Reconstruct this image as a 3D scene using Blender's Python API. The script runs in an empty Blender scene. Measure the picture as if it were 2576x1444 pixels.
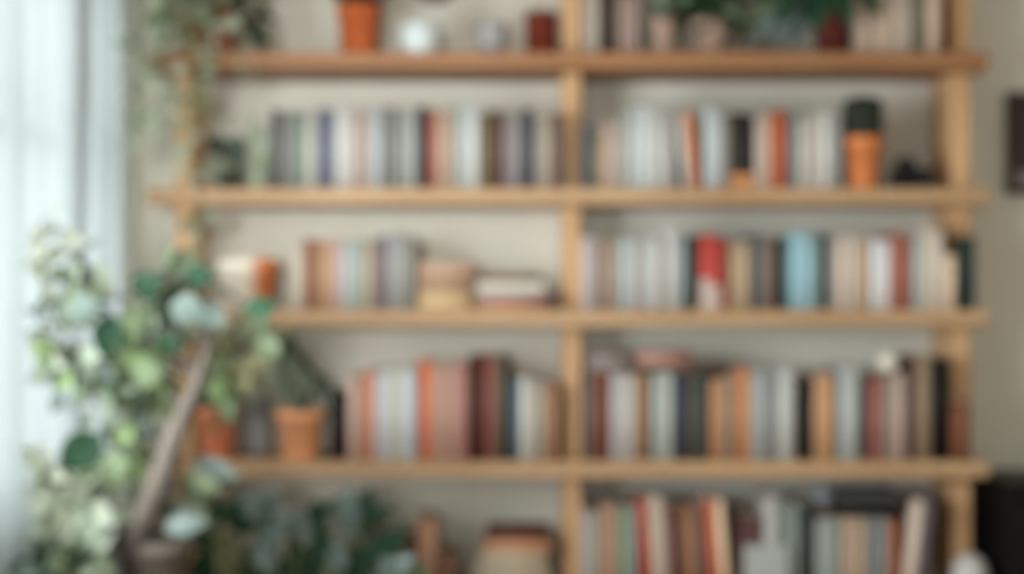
import bpy, bmesh, math, random
from mathutils import Vector, Matrix
PI = math.pi
SC = bpy.context.scene
COL = SC.collection
random.seed(7)
SEED_TREE = 24

# ------------------------------------------------------------------ camera frame
ZC = 1.35            # camera height
CAMY = -4.30         # camera distance: the shelf fronts (y=-0.30) are 4 m away, 1 px = 1 mm there
FRONT = -0.30


def at(px, py, y):
    k = (y - CAMY) / 4.0 / 1000.0
    return Vector(((px - 1288) * k, y, ZC + (722 - py) * k))


def lin(c):
    return tuple((v / 255 / 12.92) if v / 255 <= .04045 else ((v / 255 + .055) / 1.055) ** 2.4 for v in c)


# ------------------------------------------------------------------ materials
MATS = {}


def new_mat(name):
    m = bpy.data.materials.new(name)
    m.use_nodes = True
    nt = m.node_tree
    b = nt.nodes['Principled BSDF']
    return m, nt, b


def noisy(name, col, var=.06, scale=30, rough=.6, bump=0.0, spec=.3, stretch=(1, 1, 1), metal=0.0):
    """principled material whose colour wanders a little with a noise texture"""
    if name in MATS:
        return MATS[name]
    m, nt, b = new_mat(name)
    tc = nt.nodes.new('ShaderNodeTexCoord')
    mp = nt.nodes.new('ShaderNodeMapping')
    mp.inputs['Scale'].default_value = stretch
    nz = nt.nodes.new('ShaderNodeTexNoise')
    nz.inputs['Scale'].default_value = scale
    nz.inputs['Detail'].default_value = 4
    cr = nt.nodes.new('ShaderNodeValToRGB')
    cr.color_ramp.elements[0].position = .3
    cr.color_ramp.elements[1].position = .7
    cr.color_ramp.elements[0].color = tuple(max(0, v * (1 - var)) for v in col) + (1,)
    cr.color_ramp.elements[1].color = tuple(min(1, v * (1 + var)) for v in col) + (1,)
    L = nt.links.new
    L(tc.outputs['Object'], mp.inputs['Vector'])
    L(mp.outputs['Vector'], nz.inputs['Vector'])
    L(nz.outputs['Fac'], cr.inputs['Fac'])
    L(cr.outputs['Color'], b.inputs['Base Color'])
    b.inputs['Roughness'].default_value = rough
    b.inputs['Specular IOR Level'].default_value = spec
    b.inputs['Metallic'].default_value = metal
    if bump:
        bp = nt.nodes.new('ShaderNodeBump')
        bp.inputs['Strength'].default_value = bump
        bp.inputs['Distance'].default_value = .002
        L(nz.outputs['Fac'], bp.inputs['Height'])
        L(bp.outputs['Normal'], b.inputs['Normal'])
    MATS[name] = m
    return m


def wood(name, dark, light, axis):
    m, nt, b = new_mat(name)
    tc = nt.nodes.new('ShaderNodeTexCoord')
    mp = nt.nodes.new('ShaderNodeMapping')
    s = [14, 14, 14]
    s[axis] = .8
    mp.inputs['Scale'].default_value = s
    nz = nt.nodes.new('ShaderNodeTexNoise')
    nz.inputs['Scale'].default_value = 3.0
    nz.inputs['Detail'].default_value = 8
    nz.inputs['Distortion'].default_value = 1.2
    cr = nt.nodes.new('ShaderNodeValToRGB')
    cr.color_ramp.elements[0].position = .32
    cr.color_ramp.elements[1].position = .68
    cr.color_ramp.elements[0].color = dark + (1,)
    cr.color_ramp.elements[1].color = light + (1,)
    L = nt.links.new
    L(tc.outputs['Object'], mp.inputs['Vector'])
    L(mp.outputs['Vector'], nz.inputs['Vector'])
    L(nz.outputs['Fac'], cr.inputs['Fac'])
    L(cr.outputs['Color'], b.inputs['Base Color'])
    b.inputs['Roughness'].default_value = .5
    b.inputs['Specular IOR Level'].default_value = .3
    return m


def leaf_mat(name, col, col2, rough=.38, trans=.25, spec=.32):
    m, nt, b = new_mat(name)
    out = nt.nodes['Material Output']
    tc = nt.nodes.new('ShaderNodeTexCoord')
    nz = nt.nodes.new('ShaderNodeTexNoise')
    nz.inputs['Scale'].default_value = 9
    nz.inputs['Detail'].default_value = 2
    cr = nt.nodes.new('ShaderNodeValToRGB')
    cr.color_ramp.elements[0].position = .35
    cr.color_ramp.elements[1].position = .65
    cr.color_ramp.elements[0].color = col + (1,)
    cr.color_ramp.elements[1].color = col2 + (1,)
    tr = nt.nodes.new('ShaderNodeBsdfTranslucent')
    mx = nt.nodes.new('ShaderNodeMixShader')
    mx.inputs['Fac'].default_value = trans
    L = nt.links.new
    L(tc.outputs['Object'], nz.inputs['Vector'])
    L(nz.outputs['Fac'], cr.inputs['Fac'])
    L(cr.outputs['Color'], b.inputs['Base Color'])
    L(cr.outputs['Color'], tr.inputs['Color'])
    b.inputs['Roughness'].default_value = rough
    b.inputs['Specular IOR Level'].default_value = spec
    L(b.outputs['BSDF'], mx.inputs[1])
    L(tr.outputs['BSDF'], mx.inputs[2])
    L(mx.outputs['Shader'], out.inputs['Surface'])
    return m


WOOD_H = wood('pale_wood_along', (.41, .235, .112), (.56, .36, .195), 0)
WOOD_T = wood('orange_wood_along', (.27, .115, .045), (.385, .185, .078), 0)
WOOD_V = wood('pale_wood_upright', (.54, .30, .14), (.72, .45, .23), 2)
WOOD_D = wood('brown_wood', (.12, .07, .04), (.19, .115, .07), 2)
PLASTER = noisy('wall_plaster', (.76, .72, .615), .025, 6, .9, .15, .1)
PLASTER_W = noisy('ceiling_paint', (.78, .75, .69), .02, 6, .9, .1, .1)
FLOORW = wood('floor_boards', (.20, .12, .065), (.30, .19, .11), 1)
PAPER = noisy('page_paper', (.72, .66, .54), .08, 120, .9, 0, .1, (1, 1, .05))
TERRA_C = noisy('orange_terracotta', (.76, .24, .080), .16, 14, .8, .2, .2)
TERRA_L = noisy('light_terracotta', (.86, .38, .18), .16, 14, .8, .2, .2)
TERRA_M = noisy('mid_terracotta', (.78, .26, .125), .16, 14, .8, .2, .2)
TERRA = noisy('terracotta', (.51, .115, .033), .16, 14, .8, .2, .2)
TERRA_D = noisy('dark_terracotta', (.18, .030, .016), .16, 14, .8, .2, .2)
TERRA_P = noisy('pale_pink_clay', (.46, .31, .23), .10, 14, .8, .2, .2)
SOIL = noisy('potting_soil', (.035, .024, .017), .5, 60, .95, .8, .1)
WHITE_CER = noisy('white_ceramic', (.58, .61, .585), .02, 10, .3, 0, .5)
GREY_CER = noisy('grey_ceramic', (.38, .36, .35), .06, 10, .45, 0, .4)
CREAM = noisy('cream_glaze', (.80, .68, .52), .05, 10, .5, 0, .3)
BLACK = noisy('black_plastic', (.018, .017, .017), .2, 40, .45, 0, .4)
BLACK2 = noisy('black_lacquer', (.005, .0045, .004), .2, 40, .45, 0, .2)
METAL = noisy('grey_metal', (.30, .32, .35), .05, 40, .35, 0, .5, (1, 1, 1), .8)
STONE_POT = noisy('brown_grey_stoneware', (.15, .125, .10), .15, 20, .8, .3, .2)
BARK = noisy('grey_brown_bark', (.135, .11, .09), .25, 40, .9, .6, .1, (1, 1, .25))
STEM = noisy('green_stem', (.16, .20, .09), .2, 30, .6, 0, .3)
LEAF_PALE = leaf_mat('leaf_pale_sage', (.36, .42, .31), (.46, .51, .39), .36, .4)
LEAF_LIME = leaf_mat('leaf_fresh_green', (.22, .31, .13), (.32, .40, .19), .4, .35)
LEAF_MID = leaf_mat('leaf_mid_green', (.15, .20, .105), (.22, .27, .15), .33, .3)
LEAF_OLIVE = leaf_mat('leaf_olive', (.22, .21, .105), (.30, .28, .15), .42, .35)
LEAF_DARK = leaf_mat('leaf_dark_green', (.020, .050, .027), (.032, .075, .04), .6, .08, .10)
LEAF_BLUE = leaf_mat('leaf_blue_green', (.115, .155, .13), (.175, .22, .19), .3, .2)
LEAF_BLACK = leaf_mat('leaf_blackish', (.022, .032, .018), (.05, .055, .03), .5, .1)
LEAF_VAR = leaf_mat('leaf_cream_green', (.58, .62, .48), (.70, .72, .58), .4, .55)
LEAVES = [LEAF_PALE, LEAF_LIME, LEAF_MID, LEAF_OLIVE, LEAF_DARK, LEAF_BLUE, LEAF_BLACK, LEAF_VAR]
PA, LI, MI, OL, DA, BL, BK, VA = range(8)


# ------------------------------------------------------------------ mesh helpers
def tag(o, label, cat, group=None):
    o['label'] = label
    o['category'] = cat
    if group:
        o['group'] = group
    return o


def obj(name, bm, mats, parent=None, smooth=False, local=False):
    """link the bmesh as one object; world coordinates unless local (a parent Empty is only translated)"""
    if parent is not None and not local:
        bmesh.ops.translate(bm, vec=-Vector(parent.location), verts=bm.verts)
    me = bpy.data.meshes.new(name)
    bm.to_mesh(me)
    bm.free()
    o = bpy.data.objects.new(name, me)
    COL.objects.link(o)
    for m in (mats if isinstance(mats, (list, tuple)) else [mats]):
        me.materials.append(m)
    if smooth:
        for p in me.polygons:
            p.use_smooth = True
    if parent is not None:
        o.parent = parent
    return o


def thing(name, label, cat, loc, group=None):
    o = bpy.data.objects.new(name, None)
    o.empty_display_size = .05
    COL.objects.link(o)
    o.location = loc
    return tag(o, label, cat, group)


def structure(name, bm, mats, parent=None):
    o = obj(name, bm, mats, parent)
    o['kind'] = 'structure'
    return o


def box(bm, a, b, bevel=0.0, mi=0):
    a, b = Vector(a), Vector(b)
    lo = Vector((min(a[i], b[i]) for i in range(3)))
    hi = Vector((max(a[i], b[i]) for i in range(3)))
    r = bmesh.ops.create_cube(bm, size=1)
    vs = r['verts']
    for v in vs:
        v.co = Vector(((lo[i] + hi[i]) / 2 + v.co[i] * (hi[i] - lo[i]) for i in range(3)))
    fs = {f for v in vs for f in v.link_faces}
    for f in fs:
        f.material_index = mi
    if bevel:
        es = list({e for v in vs for e in v.link_edges})
        bmesh.ops.bevel(bm, geom=es, offset=bevel, segments=2, affect='EDGES', profile=.6)
    return bm


def lathe(bm, prof, centre, n=40, mi=0, squash=1.0):
    """prof: list of (radius, height); centre: world base point"""
    cx, cy, cz = centre
    rings = []
    for r, z in prof:
        if r < 1e-5:
            rings.append([bm.verts.new((cx, cy, cz + z))])
        else:
            rings.append([bm.verts.new((cx + r * math.cos(2 * PI * i / n), cy + squash * r * math.sin(2 * PI * i / n), cz + z)) for i in range(n)])
    for a, b in zip(rings, rings[1:]):
        for i in range(n):
            j = (i + 1) % n
            if len(a) == 1 and len(b) == 1:
                continue
            if len(a) == 1:
                f = bm.faces.new((a[0], b[i], b[j]))
            elif len(b) == 1:
                f = bm.faces.new((a[i], a[j], b[0]))
            else:
                f = bm.faces.new((a[i], a[j], b[j], b[i]))
            f.material_index = mi
            f.smooth = True
    return bm


def tube(bm, pts, radii, n=8, mi=0):
    pts = [Vector(p) for p in pts]
    if not isinstance(radii, (list, tuple)):
        radii = [radii] * len(pts)
    prev = None
    rings = []
    for i, p in enumerate(pts):
        t = (pts[min(i + 1, len(pts) - 1)] - pts[max(i - 1, 0)])
        if t.length < 1e-9:
            t = Vector((0, 0, 1))
        t.normalize()
        if prev is None:
            u = t.orthogonal().normalized()
        else:
            u = (prev - t * prev.dot(t))
            u = u.normalized() if u.length > 1e-6 else t.orthogonal().normalized()
        prev = u
        w = t.cross(u)
        rings.append([bm.verts.new(p + radii[i] * (math.cos(2 * PI * k / n) * u + math.sin(2 * PI * k / n) * w)) for k in range(n)])
    for a, b in zip(rings, rings[1:]):
        for k in range(n):
            f = bm.faces.new((a[k], a[(k + 1) % n], b[(k + 1) % n], b[k]))
            f.smooth = True
            f.material_index = mi
    for r in (rings[0], rings[-1]):
        f = bm.faces.new(r)
        f.material_index = mi
    return bm


def smooth_path(pts, k=5):
    """Catmull-Rom through the points"""
    P = [Vector(p) for p in pts]
    if len(P) < 3:
        return [P[0].lerp(P[-1], i / k) for i in range(k + 1)]
    out = []
    for i in range(len(P) - 1):
        p0, p1, p2, p3 = P[max(i - 1, 0)], P[i], P[i + 1], P[min(i + 2, len(P) - 1)]
        for j in range(k):
            t = j / k
            out.append(.5 * ((2 * p1) + (p2 - p0) * t + (2 * p0 - 5 * p1 + 4 * p2 - p3) * t * t + (3 * p1 - p0 - 3 * p2 + p3) * t ** 3))
    out.append(P[-1])
    return out


def leaf(bm, base, d, nrm, length, width, droop=.25, fold=.18, mi=0, seg=6, sharp=.8):
    d = Vector(d).normalized()
    nrm = Vector(nrm)
    nrm = nrm - d * nrm.dot(d)
    nrm = nrm.normalized() if nrm.length > 1e-4 else d.orthogonal().normalized()
    side = d.cross(nrm).normalized()
    rows = []
    for i in range(seg + 1):
        s = i / seg
        c = Vector(base) + d * (length * s) - nrm * (droop * length * s * s)
        w = max(.5 * width * math.sin(PI * (.03 + .97 * s) ** sharp), .0006)
        if i == seg:
            w = .0006
        up = nrm * (fold * w)
        rows.append([bm.verts.new(c - side * w + up), bm.verts.new(c - side * w * .5 + up * .6), bm.verts.new(c), bm.verts.new(c + side * w * .5 + up * .6), bm.verts.new(c + side * w + up)])
    for a, b in zip(rows, rows[1:]):
        for k in range(4):
            f = bm.faces.new((a[k], a[k + 1], b[k + 1], b[k]))
            f.smooth = True
            f.material_index = mi


def rnd_dir(bias=(0, 0, 0), amt=1.0):
    while True:
        v = Vector((random.uniform(-1, 1), random.uniform(-1, 1), random.uniform(-1, 1)))
        if .05 < v.length < 1:
            break
    return (v.normalized() * amt + Vector(bias)).normalized()


def pick(pal):
    r = random.random() * sum(w for _, w in pal)
    for m, w in pal:
        r -= w
        if r <= 0:
            return m
    return pal[-1][0]


GAPS = []            # places left open between the leaves of the tree, where one big dark leaf shows


def in_gap(p):
    k = (p.y - CAMY) / 4.0 / 1000.0
    px, py = 1288 + p.x / k, 722 - (p.z - ZC) / k
    return any((px - a) ** 2 + (py - b) ** 2 < q * q for a, b, q in GAPS)


def leafy_branch(bs, bl, path, r0, r1, n, size, aspect, pal, petiole=(.02, .06), bias=(0, -.3, .3), t0=.1, droop=.3, nbias=(-.5, -.6, .8)):
    """a stem along the path with n leaves on petioles; bs = stem bmesh, bl = leaf bmesh"""
    P = smooth_path(path)
    m = len(P)
    tube(bs, P, [r0 + (r1 - r0) * i / (m - 1) for i in range(m)], 7)
    for i in range(n):
        t = t0 + (1 - t0) * ((i + random.random()) / n)
        f = t * (m - 1)
        a = min(int(f), m - 2)
        p = P[a].lerp(P[a + 1], f - a)
        d = rnd_dir(bias)
        pl = random.uniform(*petiole)
        b = p + d * pl
        b.x = max(b.x, -.925)
        if GAPS and in_gap(b):
            continue
        tube(bs, [p, p + d * pl * .5 + Vector((0, 0, .004)), b], .0013, 5)
        L = random.uniform(*size)
        leaf(bl, b, d + Vector((0, 0, -.25)), rnd_dir(nbias, .9), L, L * random.uniform(*aspect), random.uniform(0, droop), random.uniform(.05, .3), pick(pal))


def pot_profile(R, h, wall=.006, rim=.2, taper=.72):
    rz = h * (1 - rim)
    rb = R * taper
    rr = R * .90
    return [(0, 0), (rb * .9, 0), (rb, h * .02), (rr, rz), (R * .985, rz + .001), (R, rz + .004), (R, h - .003), (R - .002, h),
            (R - wall, h), (R - wall - .001, h - .003), (rr - wall, rz), (rr - wall * 1.3, h * .8), (0, h * .8)]


def pot(root, x0, x1, ytop, y, z0, mat, rim=.2, taper=.72, soil=True, name='pot'):
    """a flower pot standing at z0 whose silhouette spans the pixel columns x0..x1 and reaches the row ytop"""
    a, b = at(x0, ytop, y), at(x1, ytop, y)
    R = (b.x - a.x) / 2
    h = a.z - z0
    c = ((a.x + b.x) / 2, y, z0)
    bm = bmesh.new()
    lathe(bm, pot_profile(R, h, rim=rim, taper=taper), c)
    p = obj(name, bm, mat, root)
    if soil:
        bm = bmesh.new()
        lathe(bm, [(0, h * .80 + .0005), (R * .86 - .006, h * .80 + .0005), (R * .86 - .007, h * .86), (R * .5, h * .885), (0, h * .89)], c)
        obj('soil', bm, SOIL, root)
    return Vector(c), R, h


# ------------------------------------------------------------------ the room
XL, XR, YF, ZT = -1.075, 3.1, -6.2, 2.65
T = .12


SUN, SKY = 4.4, 22.0
WINS = [(-1.30, -.14, .84, 2.20), (-2.90, -1.38, .86, 1.95)]      # left wall, the second unseen and added for side light: y0, y1, z0, z1
FILL_WINS = [(-1.00, -.05, 1.31, 1.96)]                                                             # added unseen window behind the camera, shapes the fill light: x0, x1, z0, z1


def room():
    bm = bmesh.new(); box(bm, (XL - T, YF - T, -.1), (XR + T, T, 0)); structure('floor', bm, FLOORW)
    bm = bmesh.new(); box(bm, (XL - T, YF - T, ZT), (XR + T, T, ZT + .1)); structure('ceiling', bm, PLASTER_W)
    bm = bmesh.new(); box(bm, (XL - T, 0, 0), (XR + T, T, ZT)); structure('wall_back', bm, PLASTER)
    bm = bmesh.new(); box(bm, (XR, YF, 0), (XR + T, 0, ZT)); structure('wall_right', bm, PLASTER)

    def pierced(name, u0, u1, holes, f):
        bm = bmesh.new()
        cur = u0
        for a, b, z0, z1 in sorted(holes):
            if a > cur:
                box(bm, *f(cur, a, 0, ZT))
            box(bm, *f(a, b, 0, z0)); box(bm, *f(a, b, z1, ZT))
            cur = b
        box(bm, *f(cur, u1, 0, ZT))
        structure(name, bm, PLASTER)

    pierced('wall_left', YF, 0, WINS, lambda a, b, z0, z1: ((XL - T, a, z0), (XL, b, z1)))
    pierced('wall_front', XL - T, XR + T, FILL_WINS, lambda a, b, z0, z1: ((a, YF - T, z0), (b, YF, z1)))
    white = noisy('white_window_paint', (.80, .80, .78), .02, 20, .5, 0, .3)
    m, nt, b = new_mat('window_glass')
    out = nt.nodes['Material Output']
    tr = nt.nodes.new('ShaderNodeBsdfTransparent')
    gl = nt.nodes.new('ShaderNodeBsdfGlossy'); gl.inputs['Roughness'].default_value = .02
    mx = nt.nodes.new('ShaderNodeMixShader'); mx.inputs['Fac'].default_value = .06
    nt.links.new(tr.outputs[0], mx.inputs[1]); nt.links.new(gl.outputs[0], mx.inputs[2]); nt.links.new(mx.outputs[0], out.inputs['Surface'])
    n = 0
    for side, W in [('L', w) for w in WINS] + [('F', w) for w in FILL_WINS]:
        n += 1
        if side == 'L':
            g = lambda d, u, z: (XL - T + d, u, z)
        else:
            g = lambda d, u, z: (u, YF - T + d, z)
        u0, u1, z0, z1 = W
        f = .05
        bm = bmesh.new()
        bx = lambda a, b, c, d: box(bm, g(.035, a, c), g(.09, b, d))
        bx(u0, u1, z0, z0 + f); bx(u0, u1, z1 - f, z1); bx(u0, u0 + f, z0 + f, z1 - f); bx(u1 - f, u1, z0 + f, z1 - f)
        zr = 1.70
        bx(u0 + f, u1 - f, zr - .02, zr + .02)
        w = structure('window_%d' % n, bm, white)  # only the first is in view; the others are added for light
        for za, zb in ((z0 + f, zr - .02), (zr + .02, z1 - f)):
            bm = bmesh.new(); box(bm, g(.060, u0 + f, za), g(.066, u1 - f, zb)); obj('pane', bm, m, w)


room()

# ------------------------------------------------------------------ the sheer curtain
def curtain():
    m, nt, b = new_mat('sheer_curtain')
    out = nt.nodes['Material Output']
    tr = nt.nodes.new('ShaderNodeBsdfTransparent')
    tl = nt.nodes.new('ShaderNodeBsdfTranslucent'); tl.inputs['Color'].default_value = (.086, .091, .088, 1)
    df = nt.nodes.new('ShaderNodeBsdfDiffuse'); df.inputs['Color'].default_value = (.72, .78, .78, 1)
    wv = nt.nodes.new('ShaderNodeTexNoise'); wv.inputs['Scale'].default_value = 60
    m1 = nt.nodes.new('ShaderNodeMixShader'); m1.inputs['Fac'].default_value = CURT_DIFF
    m2 = nt.nodes.new('ShaderNodeMixShader'); m2.inputs['Fac'].default_value = 1 - CURT_OPEN
    L = nt.links.new
    L(tl.outputs[0], m1.inputs[1]); L(df.outputs[0], m1.inputs[2])
    L(tr.outputs[0], m2.inputs[1]); L(m1.outputs[0], m2.inputs[2]); L(m2.outputs[0], out.inputs['Surface'])
    root = thing('sheer_curtain', 'white sheer floor-length curtain hanging over the window on the left wall', 'curtain', (-1.0, -1.05, .02))
    zs = [.02, .6, 1.2, 1.8, 2.44]
    rnd = random.Random(3)
    phs = [rnd.uniform(0, 6.28) for _ in range(4)]
    for y0, y1, dx, n in ((-.045, -.630, 0.0, 150), (-.594, -1.34, .030, 180)):
        bm = bmesh.new()
        cols = []
        for i in range(n + 1):
            col = []
            for z in zs:
                ya = y0 if dx == 0 else y0 - .034 * (1 - min(1, max(0, (z - 1.2) / 1.0)))
                y = ya + (y1 - ya) * i / n
                t = (y + .045) / -1.295
                wob = .12 * (1 - z / 2.44)
                x = -1.022 + dx * max(0, 1 - (-.594 - y) / .25) + .018 * math.sin(2 * PI * (t * 10.5 + .6 * math.sin(5 * t + phs[0])) + wob) + .010 * math.sin(2 * PI * t * 4.6 + phs[1] + wob * 2) + .004 * math.sin(2 * PI * t * 25 + phs[2])
                col.append(bm.verts.new((x, y, z)))
            cols.append(col)
        for a, b in zip(cols, cols[1:]):
            for k in range(len(zs) - 1):
                f = bm.faces.new((a[k], b[k], b[k + 1], a[k + 1])); f.smooth = True
        obj('drape', bm, m, root)
    bm = bmesh.new(); tube(bm, [(-1.02, -.02, 2.47), (-1.02, -2.65, 2.47)], .011, 12)
    obj('rod', bm, METAL, root)
    bm = bmesh.new()
    for k in range(14):
        y = -.07 - k * .095
        tube(bm, [(-1.02 + .016 * math.cos(a * PI / 6), y, 2.462 + .018 * math.sin(a * PI / 6)) for a in range(13)], .002, 6)
    obj('rings', bm, METAL, root)


CURT_DIFF, CURT_OPEN = .50, .008
curtain()

# ------------------------------------------------------------------ the bookshelf
SHELF_PX = [-235, 131, 473, 780, 1161, 1560]     # top edge rows of the boards
TH = .040
ZS = [at(0, p, FRONT).z for p in SHELF_PX]       # top surface heights
UP_F, UP_B = -.205, -.012                        # front and back of the uprights
XS0, XS1 = at(368, 0, FRONT).x, at(2489, 0, FRONT).x


def bookshelf():
    root = thing('bookshelf', 'tall pale wooden open bookshelf with three uprights against the beige wall', 'bookshelf', ((XS0 + XS1) / 2, -.15, 0))
    for k, z in enumerate(ZS):
        bm = bmesh.new()
        box(bm, (XS0, FRONT, z - TH), (XS1, -.006, z), .003)
        obj('shelf_board', bm, WOOD_T if k == 1 else WOOD_H, root)
    bm = bmesh.new()
    zb = .12
    box(bm, (XS0, FRONT, zb - TH), (XS1, -.006, zb), .003)
    obj('shelf_board', bm, WOOD_H, root)
    ends = [zb] + ZS[::-1]
    for (a, b, solid) in ((441, 485, False), (1416, 1461, True), (2394, 2441, True)):
        xa, xb = at(a, 0, UP_F).x, at(b, 0, UP_F).x
        for ya, yb in (((UP_F, UP_B),) if solid else ((UP_F, UP_F + .045), (UP_B - .045, UP_B))):
            bm = bmesh.new()
            box(bm, (xa, ya, 0), (xb, yb, zb - TH), .002)
            for z0, z1 in zip(ends, ends[1:]):
                box(bm, (xa, ya, z0), (xb, yb, z1 - TH), .002)
            obj('upright' if solid else 'post', bm, WOOD_V, root)

bookshelf()
Z1, Z2, Z3, Z4, Z5 = ZS[1:]

# ------------------------------------------------------------------ books
KLIGHT = {}          # light falling on the spines of each bay, used to turn the seen colour into the colour of the cover


def cover_mat(rgb, k):
    c = lin(rgb)
    alb = tuple(min(.86, max(.008, v / k)) for v in c)
    key = 'cover_%02x%02x%02x_%d' % (rgb[0], rgb[1], rgb[2], int(k * 100))
    return noisy(key, alb, .05, 25, .6, 0, .25)


def book_mesh(t, h, d, hard, rnd):
    """cover and page block, spine at y=0 facing -y, standing on z=0, x from 0 to t"""
    c = .0024 if hard else .0008
    c = min(c, t * .2)
    bulge = min(.004, t * .14) if hard else .0
    bm = bmesh.new()
    out = [(0, d)]
    ns = 6
    for i in range(ns + 1):
        u = i / ns
        e = .0012 if 0 < i < ns else .0
        out.append((t * u, bulge * (1 - math.sin(PI * u)) + (0.001 if i in (0, ns) else 0)))
    out.append((t, d))
    inn = [(t - c, d), (t - c, bulge + c + .001), (c, bulge + c + .001), (c, d)]
    prof = out + inn
    lo = [bm.verts.new((x, y, 0)) for x, y in prof]
    hi = [bm.verts.new((x, y, h)) for x, y in prof]
    n = len(prof)
    for i in range(n):
        j = (i + 1) % n
        f = bm.faces.new((lo[i], lo[j], hi[j], hi[i]))
        f.smooth = 1 <= i <= ns
    bm.faces.new(lo[::-1]); bm.faces.new(hi)
    bmesh.ops.recalc_face_normals(bm, faces=bm.faces)
    ins = .003 if hard else .0004
    pb = bmesh.new()
    box(pb, (c + .0001, bulge + c + .0012, ins), (t - c - .0001, d - (.004 if hard else .0006), h - ins))
    return bm, pb


def add_book(t, h, d, mat, label, group, rot=Matrix.Identity(3), x0=0, y0=0, z0=0, hard=True, parts=(), seed=0, name='book'):
    rnd = random.Random(seed)
    if parts:
        hard = False
    bm, pb = book_mesh(t, h, d, hard, rnd)
    o = obj(name, bm, mat)
    pg = obj('page_block', pb, PAPER, o, local=True)
    for nm, za, zb, m, lb in parts:
        bm = bmesh.new()
        box(bm, (.0002, -.0007, h * za), (t - .0002, .0007, h * zb))
        p = obj(nm, bm, m, o, local=True)
        p['label'] = lb
    cs = [rot @ Vector((x, y, z)) for x in (0, t) for y in (-.0007 if parts else 0, d) for z in (0, h)]
    mn = Vector((min(c[i] for c in cs) for i in range(3)))
    o.rotation_euler = rot.to_euler()
    o.location = Vector((x0, y0, z0)) - mn
    tag(o, label, 'book', group)
    return o


BOOKREC = []
ORD = ['lowest', 'second', 'third', 'fourth', 'fifth', 'sixth']


def shelf_run(rows, zi, place, k, group, depth=(.16, .20), ybase=-.288, ends=('left upright', 'centre upright'), fill=None):
    """rows: (x0, x1, ytop, colour name, seen colour, options) from left to right"""
    z0 = ZS[zi]
    names = [r[3] for r in rows]
    for i, r in enumerate(rows):
        x0, x1, yt, nm, rgb = r[:5]
        op = r[5] if len(r) > 5 else {}
        rnd = random.Random(zi * 1000 + i * 37 + x0)
        y = ybase + op.get('dy', rnd.uniform(0, .010))
        lean = math.radians(op.get('lean', 0))
        pa, pb = at(x0, yt, y), at(x1, yt, y)
        t = pb.x - pa.x - .0008
        h = pa.z - z0 - .0003
        if lean:
            t = t * math.cos(lean)
            h = (h - t * abs(math.sin(lean))) / math.cos(lean)
        d = op.get('d', rnd.uniform(*depth))
        prv = names[i - 1] if i else None
        nxt = names[i + 1] if i + 1 < len(names) else None
        if 'label' in op:
            lb = op['label']
        elif prv is None:
            lb = '%s book beside the %s, next to %s, %s' % (nm, ends[0], nxt, place)
        elif nxt is None:
            lb = '%s book beside the %s, next to %s, %s' % (nm, ends[1], prv, place)
        else:
            lb = '%s book between the %s and %s books, %s' % (nm, prv, nxt, place)
        parts = []
        kk = op.get('k', k)
        for pn, za, zb, prgb, plb in op.get('parts', ()):
            parts.append((pn, za, zb, cover_mat(prgb, kk), plb))
        m = cover_mat(rgb, kk)
        rot = Matrix.Rotation(lean, 3, 'Y')
        xa = pa.x + .0004 + (h * math.sin(lean) if lean < 0 else 0)
        o = add_book(t, h, d, m, lb, group, rot, xa, y, z0 + .0002, op.get('hard', rnd.random() < .55), parts, i)
        BOOKREC.append((x0, x1, yt, SHELF_PX[zi], rgb, nm, zi, kk))


def lying(x0, x1, ytop, ybot, y, z0, rgb, k, label, group, pages=False, d=.15, hard=True, roty=0.0):
    """a book lying flat, spine (or page edges) towards the camera; returns its top height"""
    a, b = at(x0, ytop, y), at(x1, ybot, y)
    t = a.z - b.z - .0004
    h = b.x - a.x
    rot = Matrix.Rotation(PI / 2, 3, 'Y')
    if pages:
        rot = Matrix.Rotation(PI, 3, 'Z') @ rot
    rot = Matrix.Rotation(roty, 3, 'Z') @ rot
    add_book(t, h, d, cover_mat(rgb, k), label, group, rot, a.x, y, z0 + .0002, hard)
    return z0 + .0003 + t


# light level on the spines, per bay (left, right)
K1L, K1R, K2L, K2R, K3L, K3R, K4L, K4R, K0R = 1.1, .9, 1.1, .95, .9, .8, .65, .7, .75

run1L = [
    (679, 706, 276, 'charcoal grey', (99, 94, 93)),
    (707, 733, 282, 'ash grey', (147, 143, 137)),
    (734, 764, 280, 'grey-green', (137, 147, 137)),
    (765, 794, 290, 'pale sage', (205, 205, 188)),
    (795, 841, 276, 'blue-grey', (117, 119, 133)),
    (843, 872, 268, 'white', (224, 220, 213)),
    (873, 904, 272, 'cream', (201, 188, 181)),
    (905, 925, 276, 'pale pink', (199, 166, 153)),
    (926, 962, 270, 'pearl grey', (186, 189, 187)),
    (964, 998, 272, 'mid grey', (136, 132, 128)),
    (999, 1022, 278, 'silver', (160, 163, 155)),
    (1023, 1046, 280, 'pale grey-green', (185, 185, 177)),
    (1047, 1071, 268, 'slate', (58, 70, 75)),
    (1072, 1096, 276, 'red-brown', (157, 89, 72)),
    (1097, 1121, 280, 'peach', (199, 166, 142)),
    (1122, 1146, 272, 'buff', (187, 163, 143)),
    (1147, 1173, 262, 'off-white', (185, 193, 187)),
    (1174, 1204, 258, 'tall white', (213, 211, 207)),
    (1206, 1230, 286, 'khaki', (129, 119, 91)),
    (1231, 1263, 278, 'dark brown', (95, 70, 55)),
    (1265, 1288, 280, 'mauve-grey', (143, 128, 127)),
    (1289, 1310, 284, 'dove grey', (157, 152, 147)),
    (1311, 1341, 274, 'dark slate', (68, 69, 73)),
    (1342, 1362, 292, 'warm grey', (156, 148, 143)),
    (1363, 1386, 290, 'sand', (190, 171, 147)),
    (1388, 1413, 284, 'taupe', (114, 94, 90)),
]
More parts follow.
